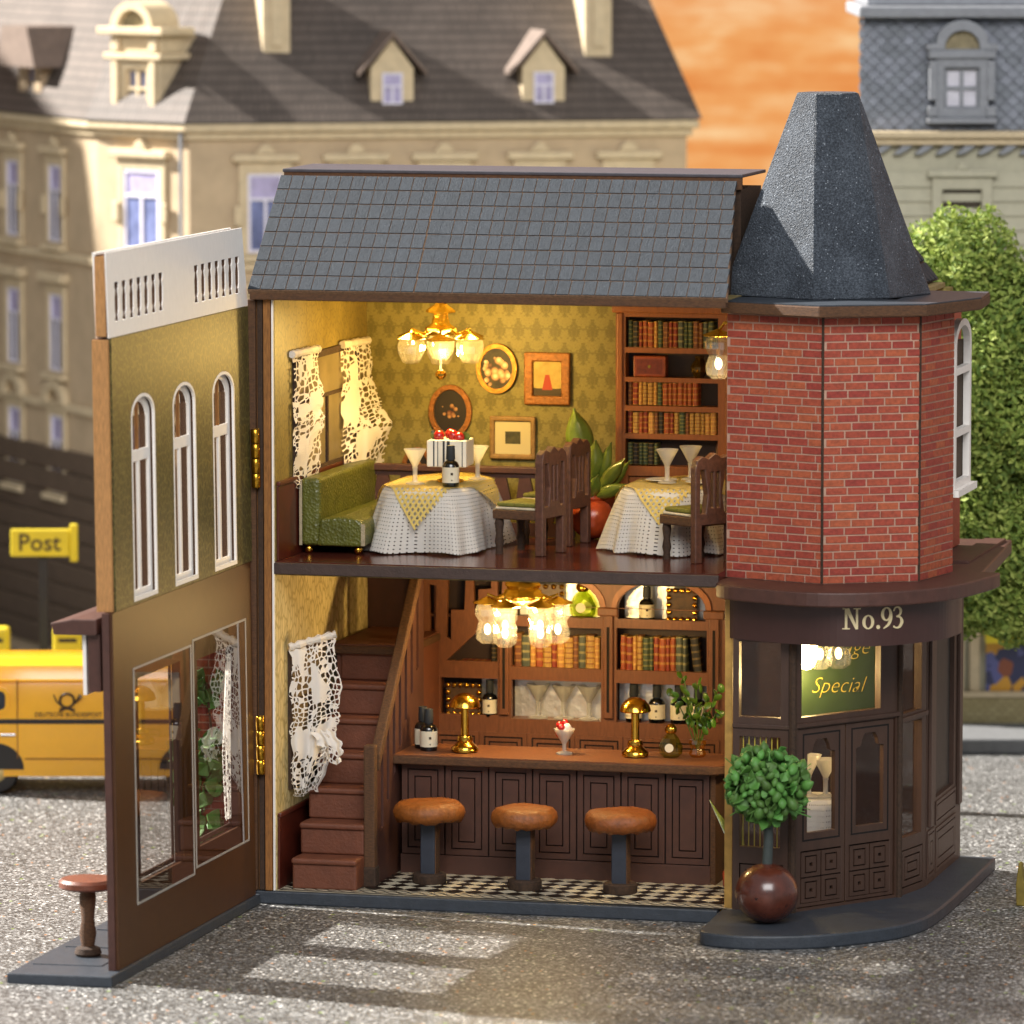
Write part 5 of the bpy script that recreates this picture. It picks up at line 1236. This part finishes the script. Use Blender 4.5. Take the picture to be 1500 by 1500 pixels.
# ------------------------------------------------------------------ books
bmesh_cache = {}
def book(x, y, z, w, h, ci, label, grp, lean=0.0, flat=False):
    key_ = (round(w, 3), round(h, 2), ci)
    if key_ not in bmesh_cache:
        b = MB(); b.prism([(0, .22), (0, .02), (w * .25, 0), (w * .75, 0), (w, .02), (w, .22)], 0, h); bmesh_cache[key_] = b.mesh('book', m_books[ci])
    o = bpy.data.objects.new('book', bmesh_cache[key_]); link(o); o.location = (x, y, z); o.rotation_euler = (0, R(90) if flat else lean, 0)
    tag(o, label, 'book', grp)
def book_row(x0, x1, y, z, h, seq, where, grp, jitter=.0):
    n = len(seq); wv = [1 + .25 * math.sin(i * 2.1) for i in range(n)]; k = (x1 - x0) / sum(wv); x = x0
    for i, ci in enumerate(seq):
        w = wv[i] * k
        book(x + .004, y, z, round(w - .006, 3), round(h * (1 - jitter * ((i * 37) % 10) / 10), 2), ci, '%s book, %s from the left on %s' % (BOOKC[ci][0], ORD[i], where), grp); x += w
book_row(4.53, 5.86, 4.6, 7.90, .40, [2, 4, 0, 3, 3, 1, 2, 7, 0, 0, 6, 2, 2, 7, 7, 6, 2], 'the top shelf of the bookcase', 'books on the upstairs bookcase', .05)
book_row(4.53, 5.62, 4.6, 7.03, .35, [7, 0, 1, 5, 5, 1, 2, 3, 3, 3, 3, 3, 3, 3], 'the bookcase shelf under the wooden box', 'books on the upstairs bookcase', .05)
book_row(4.53, 5.90, 4.6, 6.60, .33, [0, 5, 3, 0, 1, 7, 4, 3, 0, 5, 2, 7, 5, 5, 5, 1, 1], 'the second bookcase shelf from below', 'books on the upstairs bookcase', .05)
book_row(4.53, 5.0, 4.6, 6.13, .32, [2, 4, 2, 2, 4, 2], 'the lowest open bookcase shelf', 'books on the upstairs bookcase')
book_row(2.76, 4.10, 4.62, 2.982, .52, [7, 6, 1, 3, 5, 0, 1, 5, 7, 6, 5, 1], 'the middle shelf of the back bar', 'books on the back bar', .08)
book_row(4.42, 5.45, 4.62, 2.982, .54, [3, 0, 1, 5, 2, 2, 0, 3, 0, 3, 6, 6], 'the right shelf of the back bar', 'books on the back bar', .06)
book(5.56, 4.62, 2.985, .12, .52, 4, 'black leaning book at the right end of the back bar shelf', 'books on the back bar', -.12)
book(1.92, 4.62, 3.06, .1, .46, 0, 'red book lying flat in the slanted left shelf of the back bar', 'books on the back bar', flat=True)
book(2.40, 4.62, 2.985, .08, .34, 4, 'black upright book in the slanted left shelf of the back bar', 'books on the back bar')

# ------------------------------------------------------------------ chandeliers and lamps
def crystal(parent, x, y, z, k, two=True, on=True, mat=None):
    """one hanging crystal shade with its cap and bulb; z is the cap height"""
    pr = [(.13, 0), (.17, -.07), (.165, -.16), (.115, -.25), (.135, -.30), (.165, -.40), (.15, -.50), (.08, -.56)] if two else [(.15, 0), (.2, -.1), (.19, -.2), (.12, -.34), (.07, -.36)]
    s_ = MB().lathe([(r_ * k, h * k) for r_, h in pr], 20, (x, y, z), .07, 7, False).build('crystal_shade', mat or m_crystal, parent)
    cp_ = MB().lathe([(.19 * k, 0), (.21 * k, .015 * k), (.12 * k, .05 * k), (.04 * k, .09 * k), (.02 * k, .1 * k)], 16, (x, y, z), .08, 8).build('cap', m_goldr, parent, smooth=True)
    if on: MB().ball((x, y, z - (.36 if two else .16) * k), .05 * k, 8, 6, (1, 1, 1.6)).build('bulb', m_bulb, s_)
    return s_
ch = thing('crystal_chandelier', 'glowing crystal chandelier with gold hub hanging over the bar', 'chandelier', (3.52, 2.2, 4.84))
MB().lathe([(.1, .0), (.12, -.03), (.05, -.06), (.05, -.14), (.2, -.2), (.26, -.3), (.22, -.36), (.3, -.46), (.26, -.52), (.1, -.56), (.04, -.6)], 20, flute=.08, nf=8).build('hub', m_goldr, ch, smooth=True)
for i in range(6):
    a_ = R(60 * i + 14.5); x, y = .52 * math.cos(a_), .52 * math.sin(a_)
    MB().tube([(.2 * math.cos(a_), .2 * math.sin(a_), -.42), (.36 * math.cos(a_), .36 * math.sin(a_), -.5), (x, y, -.44), (x, y, -.52)], .022, 6).build('arm', m_goldr, ch, smooth=True)
    crystal(ch, x, y, -.58, 1.06)
pointlamp('chandelier_light', ch, (0, 0, -.9), 170, rad=.12); pointlamp('chandelier_light', ch, (.5, .35, -.75), 48); pointlamp('chandelier_light', ch, (-.5, .3, -.75), 48)
ch2 = thing('gold_chandelier', 'gold chandelier with frosted glass cups hanging upstairs', 'chandelier', (2.16, 2.6, 8.855))
MB().lathe([(.03, 0), (.03, -.1), (.06, -.14), (.04, -.18), (.2, -.3), (.21, -.33), (.1, -.36), (.13, -.5), (.22, -.57), (.22, -.6), (.08, -.63), (.05, -.66)], 20, flute=.1, nf=8).build('hub', m_goldr, ch2, smooth=True)
ck = MB()
for i in range(3): ck.tube([(.07 + .012 * math.cos(t * .9), .012 * math.sin(t * .9), -.02 - .07 * i - .06 * (math.sin(t * .45) + 1) / 2) for t in range(15)], .009, 5)
ck.build('chain', m_gold, ch2)
MB().lathe([(.05, -1.2), (.085, -1.24), (.085, -1.28), (.04, -1.33), (.01, -1.34)], 14).build('finial', m_gold, ch2, smooth=True)
MB().lathe([(.05, -.64), (.02, -.7), (.02, -1.22)], 8).build('stem', m_crystal, ch2, smooth=True)
for i in range(6):
    a_ = R(60 * i - 15); x, y = .5 * math.cos(a_), .5 * math.sin(a_)
    MB().tube([(.12 * math.cos(a_), .12 * math.sin(a_), -.58), (.3 * math.cos(a_), .3 * math.sin(a_), -.66), (x, y, -.6)], .02, 6).build('arm', m_goldr, ch2, smooth=True)
    crystal(ch2, x, y, -.72, 1.0, False, False, m_crystal2)
pointlamp('chandelier_light', ch2, (0, -.05, -.45), 50, (1, .66, .2)); pointlamp('chandelier_light', ch2, (0, .3, -1.0), 240, (1, .66, .2), .12); pointlamp('chandelier_light', ch2, (-.5, -.3, -.55), 42, (1, .66, .2)); pointlamp('chandelier_light', ch2, (.55, -.2, -.55), 42, (1, .66, .2))
sc_ = thing('wall_sconce', 'glowing crystal sconce on the inner side of the brick tower upstairs', 'lamp', (6.68, 1.25, 8.35))
crystal(sc_, 0, 0, 0, 1.1)
MB().tube([(0, 0, .08), (.1, -.05, .2), (.4, -.3, .2), (.5, -.36, .1)], .025, 6).build('arm', m_goldr, sc_, smooth=True)
pointlamp('sconce_light', sc_, (0, .05, -.75), 45)
tl_ = thing('shop_lamp', 'bright crystal lamp glowing behind the shop door glass', 'lamp', (8.12, 1.1, 4.2))
MB().tube([(0, 0, .0), (0, 0, .45)], .02, 6).build('rod', m_gold, tl_)
for (dx_, dy_) in ((-.14, 0), (.12, -.05), (.36, .1)): crystal(tl_, dx_, dy_, .0, 1.1, True, True)
MB().ball((-.05, -.2, -.36), .17, 12, 8, (1, 1, 1.5)).build('bulb', m_bulb2, tl_)
MB().lathe([(.4, 0), (.42, .03), (.2, .1)], 16, (.1, 0, .0)).build('cap', m_goldr, tl_)
pointlamp('shop_light', tl_, (-.3, .3, -.8), 80, rad=.1)

# menu board and interior of the shop corner
mb_ = thing('menu_board', 'green board with gold writing reading Special inside the shop door', 'sign', (8.28, 2.0, 2.7), R(24))
MB().box(-.62, .62, 0, .03, 0, 1.75).build('panel', m_menu, mb_)
MB().box(-.05, .05, .03, .1, -2.5, .2).build('post', m_burntd, mb_)
MB().box(-.3, .3, -.1, .25, -2.496, -2.44).build('foot', m_burntd, mb_)
text_mesh('lettering', 'Special', .34, m_gold_print, mb_, (.02, -.004, .42), (R(90), 0, 0), .4, .004, xs=.85, bold=-.007)
text_mesh('lettering', 'age', .34, m_gold_print, mb_, (.3, -.004, .98), (R(90), 0, 0), .4, .004, xs=.85, bold=-.007)
def draped(name, label, cx, cy, ztop, zbot, rx, ry, flare, seedv, square=3.2):
    """table under a cloth that hangs in soft folds"""
    t = thing(name, label, 'table', (cx, cy, zbot))
    h = ztop - zbot
    MB().prism([(rx * .93 * math.copysign(abs(math.cos(a)) ** (2 / square), math.cos(a)), ry * .93 * math.copysign(abs(math.sin(a)) ** (2 / square), math.sin(a))) for a in [2 * math.pi * i / 40 for i in range(40)]], h - .09, h - .02).build('tabletop', m_brown, t)
    for sx2 in (-1, 1):
        for sy2 in (-1, 1): MB().box(sx2 * rx * .6 - .05, sx2 * rx * .6 + .05, sy2 * ry * .6 - .05, sy2 * ry * .6 + .05, .0, h - .09).build('leg', m_brown, t)
    rn = random.Random(seedv); ph = [rn.uniform(0, 6.28) for _ in range(4)]
    def cl(u, v):
        a = 2 * math.pi * u
        cx_ = math.copysign(abs(math.cos(a)) ** (2 / square), math.cos(a)); sy_ = math.copysign(abs(math.sin(a)) ** (2 / square), math.sin(a))
        if v < .35: k = v / .35; return (cx_ * rx * k, sy_ * ry * k, h)
        w = (v - .35) / .65; fold = (.10 * math.sin(5 * a + ph[0]) + .07 * math.sin(9 * a + ph[1]) + .03 * math.sin(17 * a + ph[2])) * w
        k = 1 + flare * (w ** .8) + fold; dr_ = .04 * (1 - math.exp(-w * 30))
        return (cx_ * rx * k + math.cos(a) * dr_, sy_ * ry * k + math.sin(a) * dr_, h - (h - .012 - .03 * math.sin(4 * a + ph[3]) ** 2) * min(1, w * 1.0) + (.0 if w > .06 else 0))
    c = MB(); c.grid(cl, 110, 26)
    tc = tag(c.build('tablecloth', m_cloth, smooth=60, loc=(cx, cy, zbot + .003)), label.replace('table', 'cloth draped over the table', 1) if False else 'white woven cloth draped over ' + label, 'tablecloth', 'white tablecloths')
    return t, h
Z2f = Z2 + .002
draped('dining_table', 'the dining table beside the green sofa', 2.12, 2.62, 5.98, Z2f, .68, 1.0, .36, 2)
draped('dining_table', 'the dining table beside the bookcase upstairs', 5.62, 3.2, 5.98, Z2f, .70, .85, .36, 9)
draped('shop_table', 'the small table inside the shop door', 8.05, 1.75, 1.62, .214, .42, .42, .12, 6, 2.2)
for o_, lb in zip([o for o in COL.objects if o.name.startswith(('dining_table', 'shop_table')) and o.parent is None], ('dark dining table under the white cloth beside the green sofa', 'dark dining table under the white cloth beside the bookcase', 'small table under a white cloth inside the shop door')): o_['label'] = lb
mglass(7.98, 1.55, 1.64, 'left frosted cocktail glass on the small table inside the shop door', .62, .19); mglass(8.22, 1.6, 1.64, 'right frosted cocktail glass on the small table inside the shop door', .56, .18)
# gold net doilies: squares with a hanging corner
def doily(cx, cy, z, rx, ry, drop, label, hang):
    def fnd(u, v):
        a, b_ = (u - .5) * 2, (v - .5) * 2
        x = (a + b_) * .80 * rx; y = (b_ - a) * .80 * ry * -1
        zz = z
        over = max(0, -y - ry * .97); y2 = -min(-y, ry * .97) - .07 * min(1, over * 6) - over * .46
        zz -= over * drop
        ox = max(0, abs(x) - rx * .97); x2 = math.copysign(min(abs(x), rx * .97) + .07 * min(1, ox * 6) + ox * .46, x); zz -= ox * drop
        return (cx + x2, cy + y2, zz)
    d = MB(); d.grid(fnd, 40, 40); tag(d.build('doily', m_net, smooth=True), label, 'doily', 'gold net doilies')
doily(2.12, 2.62, 6.0, .70, 1.02, .92, 'gold and white net doily hanging over the table by the sofa', 1); doily(5.62, 3.2, 6.0, .72, .87, .92, 'gold and white net doily hanging over the table by the bookcase', 1)
TT = 6.005
bottle(2.50, 1.90, TT, 'dark wine bottle on the table beside the green sofa', .60, .125)
mglass(1.90, 2.1, TT, 'frosted cocktail glass nearest the sofa on the dining table', .52, .17); mglass(2.62, 3.0, TT, 'frosted cocktail glass behind the wine bottle on the dining table', .5, .17)
ck_ = thing('striped_cake', 'white striped square cake with berries on a gold stand', 'cake', (2.32, 2.55, TT), YAW * .2)
MB().lathe([(.2, 0), (.2, .03), (.1, .06), (.1, .2), (.2, .24)], 18).build('stand', m_gold, ck_, smooth=50)
MB().box(-.3, .3, -.28, .28, .24, .64).build('cake', m_cake, ck_, bevel=.02)
for x_, w_2 in ((-.19, .02), (-.13, .012), (-.04, .03), (.03, .045), (.24, .012)): MB().box(x_ - w_2 / 2, x_ + w_2 / 2, -.284, -.279, .25, .63).build('stripe', M('stripe_ink', '#2a2a30', .6, var=.1, bump=0), ck_)
for p in ((-.15, -.1, .69), (.06, -.08, .70), (-.02, .1, .70), (.16, -.12, .67)): MB().ball(p, .085, 12, 8).build('berry', m_red, ck_, smooth=True)
lm = MB().ball((0, 0, 0), 1, 8, 5, (.05, .015, .08)).mesh('leaf', m_leaf2, True)
for p in ((-.22, -.1, .68), (.22, -.08, .70), (.27, -.1, .68), (-.24, 0, .7)): inst('leaf', lm, ck_, p, (.5, .7 if p[0] > 0 else -.7, 0))
mglass(5.52, 3.0, TT + .02, 'left frosted cocktail glass on the table beside the bookcase', .50, .17); mglass(5.75, 3.55, TT + .02, 'right frosted cocktail glass on the table beside the bookcase', .50, .17)
for (x_, y_, lb) in ((5.35, 3.35, 'left white plate on the table beside the bookcase'), (6.0, 3.15, 'right white plate on the table beside the bookcase')):
    tag(MB().lathe([(.1, 0), (.13, .012), (.24, .035), (.235, .042), (.13, .02), (.02, .018)], 26).build('plate', M('porcelain', '#d9d2c2', .2, var=.03, bump=0), loc=(x_, y_, TT), smooth=True), lb, 'plate', 'white plates upstairs')

# ------------------------------------------------------------------ sofa
sf = thing('leather_sofa', 'green pebbled leather sofa with brass ball feet upstairs', 'sofa', (.44, 1.05, Z2))
MB().box(0, .30, .0, 3.1, .12, 1.12).build('backrest', m_leather, sf, bevel=.07, seg=4)
MB().prism([(.24, .12), (.98, .12), (1.0, .3), (.97, .45), (.88, .53), (.6, .56), (.3, .52)], 0, 3.0, lambda u, v, w: (u, w - .01, v)).build('seat', m_leather, sf, bevel=.045, seg=3)
MB().box(.93, .99, -.02, .0, .14, .46).box(-.012, .03, -.015, .0, .13, 1.08).build('piping', M('raw_canvas', '#a89a7c', .9, var=.3, bump=.5, bscale=40), sf)
for (x_, y_) in ((.1, .12), (.85, .12), (.1, 2.9), (.85, 2.9)): MB().ball((x_, y_, .065), .065, 12, 8).lathe([(.03, .1), (.05, .13)], 10, (x_, y_, 0)).build('foot', m_gold, sf, smooth=True)
# ------------------------------------------------------------------ chairs
def chair(x, y, rz, label):
    c = thing('dining_chair', label, 'chair', (x, y, Z2), rz, 'carved dining chairs')
    m = M('chair_wood', '#5a3a2c', .5, var=.35, scale=14, bump=.3, bscale=40, wear=('#8a6a4a', 22, .68)); 
    fs = lambda u, v, w: (.36 + w, u, v)
    out = [(-.36, 0), (-.24, 0), (-.24, .55), (.24, .55), (.24, 0), (.36, 0), (.36, 1.38), (.33, 1.5), (.24, 1.56), (.12, 1.52), (0, 1.6), (-.12, 1.52), (-.24, 1.56), (-.33, 1.5), (-.36, 1.38)]
    hl_ = [[(s * .27, .72), (s * .17, .72), (s * .13, 1.0), (s * .19, 1.36), (s * .27, 1.36)] for s in (-1, 1)] + [rect(-.08, -.03, .8, 1.32), rect(.03, .08, .8, 1.32)]
    MB().plate(out, hl_, 0, .13, fs).build('backrest', m, c, bevel=.012, seg=1)
    MB().prism([(-.34, -.4), (-.02, -.38), (.36, -.34), (.36, .34), (-.02, .38), (-.34, .4)], .52, .66).build('seat', m_burnt, c, bevel=.02)
    MB().prism([(-.32, -.36), (.34, -.32), (.34, .32), (-.32, .36)], .661, .70).build('fringe', M('cotton_fringe', '#c9bda0', .95, var=.2, bump=.8, bscale=40), c, bevel=.02)
    MB().prism([(-.31, -.34), (.33, -.3), (.33, .3), (-.31, .34)], .70, .77).build('cushion', M('velvet_green', '#6c6a24', .7, var=.3, scale=20, bump=.6, bscale=40), c, bevel=.035, seg=3)
    for sy2 in (-1, 1): MB().lathe([(.06, 0), (.05, .1), (.07, .18), (.05, .3), (.07, .45), (.06, .52)], 10, (-.27, sy2 * .31, 0)).build('leg', m_burntd, c, smooth=True)
chair(3.62, 2.0, R(-16), 'nearer of the two carved chairs at the table by the sofa'); chair(3.66, 3.35, R(-12), 'farther of the two carved chairs at the table by the sofa')
chair(6.22, 1.78, R(-40), 'carved chair partly hidden by the brick tower, nearest the front'); chair(6.02, 4.2, R(62), 'carved chair behind the table by the bookcase')
# ------------------------------------------------------------------ bookcase upstairs
bc = thing('bookcase', 'tall wooden bookcase full of old books beside the tower upstairs', 'bookcase', (4.36, 4.55, Z2))
MB().plate(rect(0, 1.9, 0, 3.5), [rect(.15, 1.58, 2.86, 3.32), rect(.15, 1.58, 2.41, 2.78), rect(.15, 1.58, 1.98, 2.34), rect(.15, 1.58, 1.56, 1.9), rect(.15, 1.58, 1.07, 1.48), rect(.2, 1.5, .2, .92)], 0, .06, lambda u, v, w: (u, w, v)).build('front', m_case, bc)
MB().box(0.02, 1.88, .3, .34, .02, 3.48).build('back_panel', M('back_bar_inside', '#2a1710'), bc)
for z_ in (2.86, 2.41, 1.98, 1.56, 1.07): MB().box(.05, 1.85, .06, .3, z_ - .04, z_ - .004).build('shelf', m_case, bc)
for x_ in (.04, 1.62): MB().box(x_, x_ + .1, .061, .3, .02, 3.46).build('side', m_case, bc)
MB().box(-.05, 1.95, -.06, .0, 3.38, 3.5).build('crown', m_case, bc, bevel=.02)
for x_ in (.02, 1.7): MB().box(x_, x_ + .09, -.03, .0, .1, 3.38).build('pilaster', m_case, bc, bevel=.015)
b = MB(); groove_panel(b, lambda u, v, w: (u, .02 - w, v), .22, 1.48, .22, .9, 0, .02, (.1, .06)); b.build('cupboard_door', m_case, bc)
wb = thing('wooden_box', 'carved wooden box on the second shelf of the bookcase', 'box', (4.62, 4.6, 7.45))
MB().box(0, .5, 0, .2, 0, .32).build('body', M('carved_rosewood', '#8a3f1c', .4, var=.4, scale=9, bump=.5, bscale=14), wb, bevel=.02); MB().box(.05, .45, -.006, .0, .05, .27).build('inlay', M('box_inlay', '#6b2a14', .4, var=.4, scale=14), wb)
MB().box(.23, .27, -.012, -.006, .14, .18).build('clasp', m_gold, wb)
vz = thing('glass_vase', 'dark gold vase on the second shelf of the bookcase', 'vase', (5.62, 4.7, 7.446))
MB().lathe([(.06, 0), (.13, .1), (.14, .17), (.08, .26), (.06, .29), (.08, .33)], 10).build('body', M('dark_gold_glass', '#5a4418', .2, .6, var=.4), vz); MB().ball((.0, -.1, .12), .035, 8, 6).build('boss', m_gold, vz)

# ------------------------------------------------------------------ pictures on the back wall
def picture(kind, cx, cz, w, h, oval, mat, label, fm, fw_=.09):
    p = thing('picture', label, 'picture', (cx, 4.885, cz))
    fp_ = lambda u, v, q: (u, -q, v)
    if oval: o_, i_ = ell(0, 0, w / 2, h / 2, 36), ell(0, 0, w / 2 - fw_, h / 2 - fw_, 36)
    else: o_, i_ = rect(-w / 2, w / 2, -h / 2, h / 2), rect(-w / 2 + fw_, w / 2 - fw_, -h / 2 + fw_, h / 2 - fw_)
    MB().plate(o_, [i_], 0, .06, fp_).build('frame', fm, p, bevel=.025, seg=3)
    (MB().prism(i_, .005, .02, fp_)).build('canvas', mat, p)
m_frame1 = M('carved_frame', '#8f5a26', .4, .3, var=.4, scale=16, bump=1.0, bscale=16)
m_frame2 = M('gilt_frame', '#b5802f', .35, .5, var=.3, scale=14, bump=.8, bscale=18)
picture('oval', 2.43, 7.51, .64, .76, True, mk_art('art_bouquet', 'flowers'), 'oval gilt picture of pale flowers on the wallpaper', m_frame2, .07)
picture('figure', 3.22, 7.37, .72, .80, False, mk_art('art_figure', 'figure'), 'square carved frame with a small red robed figure', m_frame1, .14)
picture('oval2', 1.70, 6.84, .68, .82, True, mk_art('art_dark_bouquet', 'darkflowers'), 'dark oval flower picture behind the chandelier finial', m_frame1, .08)
picture('plain', 2.68, 6.46, .72, .66, False, mk_art('art_landscape', 'small'), 'brown framed small dark landscape with a wide cream mount', M('frame_brown', '#8a6a3a', .5, var=.3, scale=12, bump=.3), .08)
picture('oval3', 1.18, 5.95, .5, .66, True, mk_art('art_dark_bouquet_low', 'darkflowers'), 'low oval picture behind the balustrade beside the sofa', m_frame1, .07)

# ------------------------------------------------------------------ plant upstairs
sp = thing('potted_succulent', 'glossy broad leaved green plant in a round terracotta pot', 'plant', (4.12, 4.05, Z2))
MB().ball((0, 0, .32), .33, 24, 14, (1, 1, .97)).build('pot', m_terra, sp, smooth=True)
MB().lathe([(.16, .56), (.2, .62), (.17, .68)], 16).build('rim', m_terra, sp, smooth=True)
def big_leaf():
    b = MB(); b.grid(lambda u, v: ((u - .5) * 2 * .21 * math.sin(math.pi * min(1, v * .94 + .06)) ** 1.05, -.03 - .12 * math.sin(v * 2.2) * .8 + .14 * abs(u - .5) ** 1.5 * 2, v), 6, 10)
    me = b.mesh('leaf', m_leaf2, True); return me
blm = big_leaf()
def lf(x, y, z, rx, ry, rz, k, kz):
    o = inst('leaf', blm, sp, (x, y, z), (rx, ry, rz), (k, k, kz)); s = o.modifiers.new('thick', 'SOLIDIFY'); s.thickness = .03
lf(-.12, .05, 1.12, -.1, -.2, .35, 1.0, .86); lf(.02, -.05, .9, .1, .12, 0, .72, .62); lf(.1, -.05, .72, .3, .65, .3, .55, .7); lf(.1, 0, .85, .1, .38, -.2, .5, .68)
lf(.02, -.1, .62, .5, 1.1, .4, .5, .62); lf(-.02, -.12, .6, .6, .35, .2, .52, .55); lf(-.1, -.1, .65, .5, -.5, -.2, .5, .55); lf(-.1, .05, .9, -.2, -.45, 0, .5, .6); lf(.12, .1, .7, -.4, .7, 0, .5, .65); lf(0, .1, .7, -.5, 0, 0, .5, .65)
MB().lathe([(.05, .6), (.04, 1.3)], 8).build('stem', m_leaf2, sp)
mo = MB()
rnd = random.Random(8)
for i in range(26): mo.ball((rnd.gauss(-.05, .1), rnd.gauss(-.06, .08), .66 + rnd.uniform(0, .3)), .035, 6, 4)
mo.build('moss', m_leaf, sp, smooth=True)

# ------------------------------------------------------------------ lace curtains
def lace(label, left, right, y0, seedv, folds=2.5, amp=.06, hem=True, tilt=.5):
    """hanging lace: left and right edges as (x, z) lists from top to bottom, with folds in depth"""
    rn = random.Random(seedv); ph = rn.uniform(0, 6); l_, r_ = spline(left, 8), spline(right, 8); n = min(len(l_), len(r_)) - 1
    def f_(u, v):
        a, b_ = l_[round(v * n)], r_[round(v * n)]
        rag = .025 * math.sin(23 * v + ph) + .015 * math.sin(51 * v)
        x = a[0] + (b_[0] - a[0]) * u + rag * (2 * u - 1); z = a[1] + (b_[1] - a[1]) * u + .03 * math.sin(9 * u + ph) * v
        return (max(x, .415), y0 + tilt * (u - .5) + amp * math.sin(2 * math.pi * folds * u + ph + 1.3 * v) * (.4 + .6 * v), z)
    c = MB(); c.grid(f_, 30, n)
    wd = (sum(math.dist(l_[k], r_[k]) for k in range(n + 1)) / (n + 1) + .25 * abs(tilt)) * 1.1; ln = sum(math.dist(l_[k], l_[k + 1]) for k in range(n))
    c.uv = [(u * wd + seedv, v * ln) for u, v in c.uv]
    o = tag(c.build('lace_curtain', m_lace, smooth=True), label, 'curtain', 'white lace curtains')
    if hem:
        h = MB(); h.tube([f_(i / 14, 0.0) for i in range(15)], [.055 + .016 * math.sin(i * 2.3) for i in range(15)], 8, 1.0); h.build('gathered_hem', M('cotton_hem', '#e2d8ca', .95, var=.12, bump=1.0, bscale=30), o, smooth=True)
lace('white lace curtain over the left half of the upstairs window', [(.43, 8.0), (.43, 7.2), (.43, 6.6), (.43, 6.0)], [(.46, 8.0), (.56, 7.3), (.56, 6.8), (.46, 6.0)], 1.3, 1, 2.5, .05, True, 1.15)
lace('white lace curtain gathered on the right half of the upstairs window', [(.43, 7.95), (.43, 7.1), (.44, 6.4), (.46, 5.7)], [(.48, 7.92), (.62, 7.1), (.82, 6.6), (.62, 5.7)], 3.95, 2, 3, .05, True, 1.3)
lace('white lace curtain hanging beside the stairs downstairs', [(.45, 3.72), (.45, 2.9), (.45, 2.2), (.47, 1.5)], [(.98, 3.88), (1.08, 3.0), (1.0, 2.4), (.74, 1.55)], .72, 3)
lace('torn lace tail hanging over the stair steps', [(.72, 2.5), (.85, 2.25), (.92, 2.0)], [(1.02, 2.5), (1.18, 2.25), (1.14, 2.0)], .66, 6, 2, .05, False, .1)
c = MB(); c.grid(lambda u, v: (-.03 + .02 * math.sin(14 * u), -.98 - .42 * u * (1 - abs(v - .6)), 3.8 - 2.4 * v), 12, 24); c.uv = [(u * .5, v * 2.4) for u, v in c.uv]
tag(c.build('lace_curtain', m_lace, smooth=True), 'narrow lace strip behind the glass of the open facade', 'curtain', 'white lace curtains')

# ------------------------------------------------------------------ topiary in front of the tower
tpz = thing('topiary', 'clipped ball topiary in a round dark wooden pot before the tower', 'plant', (7.9, -.95, .2))
MB().ball((0, 0, .43), .45, 32, 20, (1, 1, .95)).build('pot', m_woodball, tpz, smooth=True)
MB().tube([(0, 0, .8), (.02, 0, 1.2), (.0, 0, 1.9)], [.075, .07, .07], 10).build('stem', M('dark_stem', '#3a4240', .7, var=.2, bump=.4), tpz, smooth=True)
lt = MB().lathe([(.012, -.10), (.05, -.07), (.078, -.01), (.07, .05), (.035, .10), (.004, .135)], 8, flute=.12, nf=3).mesh('leaf', m_leaf, 70)
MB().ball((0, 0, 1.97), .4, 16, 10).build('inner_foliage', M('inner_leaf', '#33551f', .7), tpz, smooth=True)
rnd = random.Random(21)
for i in range(260):
    ph = math.acos(1 - 2 * (i + .5) / 260); th = i * 2.39996; d = Vector((math.sin(ph) * math.cos(th), math.sin(ph) * math.sin(th), math.cos(ph)))
    rr = .50 + rnd.uniform(-.08, .07); p = Vector((0, 0, 1.97)) + Vector((d.x * rr * 1.04, d.y * rr, d.z * rr * .94)); k = rnd.uniform(.45, 1.1)
    if i % 3 == 2: inst('leaf', lfm, tpz, p + d * .03, (rnd.uniform(-1, 1), rnd.uniform(-1, 1), rnd.uniform(-3, 3)), (1.25 * k, 1.25 * k, 1.3 * k))
    else: inst('leaf', lt, tpz, p, (rnd.uniform(-1, 1), rnd.uniform(-1, 1), rnd.uniform(-3, 3)), (k, k, k))
st_ = MB()
for i in range(30):
    a_ = rnd.uniform(0, 6.28); q = rnd.uniform(-.5, .5); st_.tube([(0, 0, 1.6), (.4 * math.cos(a_), .4 * math.sin(a_), 1.9 + q * .6), (.62 * math.cos(a_ + .2), .6 * math.sin(a_ + .2), 1.95 + q * .9)], .008, 4)
st_.build('twigs', m_leaf, tpz)
# aloe in an orange pot behind the shop window corner
al = thing('aloe_plant', 'narrow leaved plant in an orange pot between the bar and the tower', 'plant', (7.02, 1.35, .206))
MB().lathe([(.18, 0), (.26, .12), (.27, .3), (.22, .42), (.05, .42)], 20).build('pot', m_pot_o, al, smooth=True)
for i in range(7):
    a_ = R(175 + i * 24 - 40); L_ = 1.0 if i == 1 else .8; k = .55 if i == 1 else .3
    MB().tube([(0, 0, .38), (k * .35 * math.cos(a_), k * .35 * math.sin(a_), .38 + .45 * L_), (k * math.cos(a_), k * math.sin(a_), .38 + .95 * L_)], [.06, .07, .008], 6, .35).build('leaf', m_leaf2, al, smooth=True)
